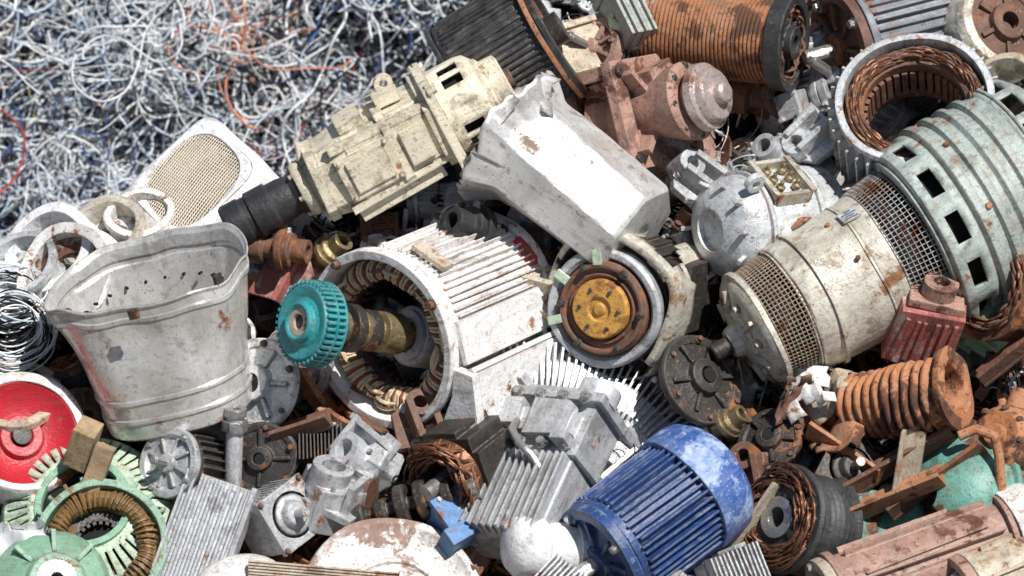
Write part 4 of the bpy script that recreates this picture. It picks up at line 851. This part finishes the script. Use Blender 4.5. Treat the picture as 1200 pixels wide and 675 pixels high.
for (x,y,n,ax,m) in ((9.55,1.6,.35,(-.3,.4,.85),'pale_grey'),(8.15,2.1,.1,(.5,.3,.8),'aluminium_dirty'),(6.3,3.45,.1,(.2,.7,.6),'tan'),(9.3,4.35,.25,(.5,.5,.7),'dark_iron'),(8.75,5.55,.2,(-.4,.3,.85),'rust_brown'),(4.95,4.95,.3,(.1,.4,.9),'rust_brown')):
    r=thing('cast_bracket','cast metal bracket with ribs, '+{'pale_grey':'pale grey','aluminium_dirty':'dull aluminium','tan':'tan','dark_iron':'black','rust_brown':'rusty brown'}[m],'bracket',x,y,n,ax,(random.uniform(-1,1),random.uniform(-1,1),.1))
    g=MB().prism([(-.35,-.25),(.35,-.3),(.3,.2),(.0,.35),(-.3,.2)],-.05,.05).box(.08,.5,.3,T(-.1,0,.15)).box(.08,.45,.3,T(.15,0,.15)).ring(.08,.17,-.08,.25,24,T(.02,.2,0))
    part(r,'plate',g,m,warp=.04); part(r,'bolts',MB().bolts(3,.26,.05,.045,.06),'steel')

# ---------------- repeated filler machines (individual copies)
def copy_tree(o,parent=None):
    c=o.copy(); link(c)
    if parent: c.parent=parent
    for ch in o.children: copy_tree(ch,c)
    return c
protos=[]; wts=[]
def proto(nm,lb,cat,grp,build,w=2):
    r=thing(nm,lb,cat,0,0,0,group=grp); build(r); protos.append(r); wts.append(w)
proto('small_motor','small grey finned scrap motor','electric motor','small scrap motors',lambda r:motor(r,.36,.7,'aluminium_dirty',fins=24,fh=.08,feet=False,small=True),3)
proto('small_motor','small rusty finned scrap motor','electric motor','small scrap motors',lambda r:motor(r,.34,.6,'rust_brown',fins=20,fh=.08,box=False,cover=False,small=True),3)
proto('small_motor','small black painted scrap motor','electric motor','small scrap motors',lambda r:motor(r,.34,.6,'black_paint','rust_cast',fins=28,fh=.05,box=True,feet=False,cover=False,small=True),2)
proto('small_stator','small stator with copper winding','stator','small scrap stators',lambda r:stator(r,.4,.5,'dark_iron',('copper','copper_bright'),20,.011,.16,strands=14),3)
proto('small_stator','small pale stator with dark winding','stator','small scrap stators',lambda r:stator(r,.38,.45,'pale_grey',('rust_brown',),20,.012,.14,strands=8),2)
def pf(r,m): part(r,'disc',flange_mesh(.36,.08,.14,5).bolts(5,.31,.08,.03,.04,off=.6),m,warp=.05); part(r,'bore_fill',MB().cyl(.06,.02,.18,16),'void_shade')  # solid black plug painted to look like an open hole
proto('small_flange','small grey motor flange','flange','small scrap flanges',lambda r:pf(r,'aluminium_dirty'),1)
proto('small_flange','small rusty motor flange','flange','small scrap flanges',lambda r:pf(r,'rust_orange'),1)
def rot(r,m):
    part(r,'rotor_core',MB().cyl(.24,-.3,.3,36,c=.02).fins(24,.23,.26,-.28,.28,.02),m); part(r,'shaft',MB().lathe([(0,-.6),(.06,-.6),(.06,-.35),(.09,-.33),(.09,.33),(.06,.35),(.06,.65),(0,.65)],20),'steel')
proto('rotor','steel rotor with thin shaft','rotor','loose rotors',lambda r:rot(r,'steel'),1)
proto('rotor','rusty rotor with thin shaft','rotor','loose rotors',lambda r:rot(r,'rust_brown'),2)
for m in ('aluminium_dirty','rust_brown','pale_grey','dark_iron','rust_cast'):
    def bc(r,m=m):
        part(r,'cast_body',casting_mesh(),m,warp=.08,wf=2); part(r,'pipe_stub',MB().ring(.07,.11,0,.3,18,T(.25,.1,.05)@RX(70)),'steel')
    proto('broken_casting','jagged broken %s casting with port'%m.replace('_',' ').replace('cast','red'),'casting','broken castings',bc,3)
def ts(m,w,h):
    def f(r): part(r,'bent_sheet',sheet_mesh(w,h,12,10,random.uniform(.2,.8),.25),m,solid=.02,angle=18); part(r,'folded_edge',MB().box(w*.8,.04,.12,T(0,-h*.5,0)),m,warp=.06)
    return f
proto('torn_sheet','torn bent silver sheet metal piece','sheet metal','torn sheet metal',ts('sheet_silver',.8,.6),2)
proto('torn_sheet','torn rusty sheet metal piece','sheet metal','torn sheet metal',ts('rust_orange',.7,.6),2)
proto('torn_sheet','torn beige painted sheet metal piece','sheet metal','torn sheet metal',ts('beige_grey',.7,.5),2)
def el(r):
    part(r,'elbow',MB().tube([(-.4,0,0),(-.15,0,0),(0,.03,0),(.1,.12,0),(.14,.25,0),(.14,.5,0)],.08,12),'rust_cast'); part(r,'collar',MB().ring(.07,.12,-.05,.05,20,T(-.38,0,0)@RY(90)),'steel')
proto('pipe_elbow','rusty pipe elbow with collar','pipe','pipe elbows',el,2)
def gear(r):
    part(r,'toothed_disc',MB().lathe([(.08,-.06),(.33,-.06),(.33,.06),(.25,.06),(.24,.02),(.14,.02),(.13,.1),(.08,.1),(.08,-.06)],120,rf=lambda a,z:1.05 if int(a/(2*pi)*120)%5<2 else .97),'steel'); part(r,'hub_bore',MB().ring(.07,.1,-.09,.12,20),'rust_brown')
proto('steel_gear','greasy steel gear with worn teeth','gear','steel gears',gear,2)
spots=[]; tries=0
while len(spots)<230 and tries<9000:
    tries+=1
    x=random.uniform(-.2,12.2); y=random.uniform(-.2,7.0); v=3.375-y
    if v>crest(x-6)-.35: continue
    if any((x-a)**2+(y-b)**2<.22 for a,b in spots): continue
    spots.append((x,y))
first=[True]*len(protos)
for i,(x,y) in enumerate(spots):
    k=i if i<len(protos) else random.choices(range(len(protos)),wts)[0]; p=protos[k]
    ax=Vector((random.uniform(-1,1),random.uniform(-.6,1),random.uniform(-.1,1.))); up=(random.uniform(-1,1),random.uniform(-1,1),.3); s=random.uniform(.6,1.1)
    if first[k]: o=p; first[k]=False
    else: o=copy_tree(p)
    o.matrix_basis=place(x,y,-.50+random.uniform(-.3,.18),ax,up,s)

# ================= LIGHT, WORLD, CAMERA =================
sd=(B@Vector((.34,.62,.70))).normalized()
el=math.asin(sd.z); az=math.atan2(sd.x,sd.y)
w=bpy.data.worlds.new('World'); scene.world=w; w.use_nodes=True; nt=w.node_tree
sky=nt.nodes.new('ShaderNodeTexSky'); sky.sky_type='NISHITA'; sky.sun_disc=False; sky.sun_elevation=el; sky.sun_rotation=az
bg=nt.nodes['Background']; bg.inputs[1].default_value=.06; nt.links.new(sky.outputs[0],bg.inputs[0])
L=bpy.data.lights.new('Sun','SUN'); L.energy=5; L.angle=math.radians(.5); L.color=(1,.98,.95)
lo=bpy.data.objects.new('Sun',L); link(lo); lo.rotation_euler=sd.to_track_quat('Z','Y').to_euler()
cam=bpy.data.cameras.new('Camera'); co=bpy.data.objects.new('Camera',cam); link(co)
D=50
cam.lens=36*D/12.0; cam.clip_end=500; cam.clip_start=.1
co.matrix_world=Matrix.Translation(Wp(0,0,D))@B.to_4x4()
cam.dof.use_dof=True; cam.dof.focus_distance=(D-.4)*G; cam.dof.aperture_fstop=2.4
scene.camera=co
scene.view_settings.view_transform='Standard'; scene.view_settings.look='None'; scene.view_settings.exposure=0
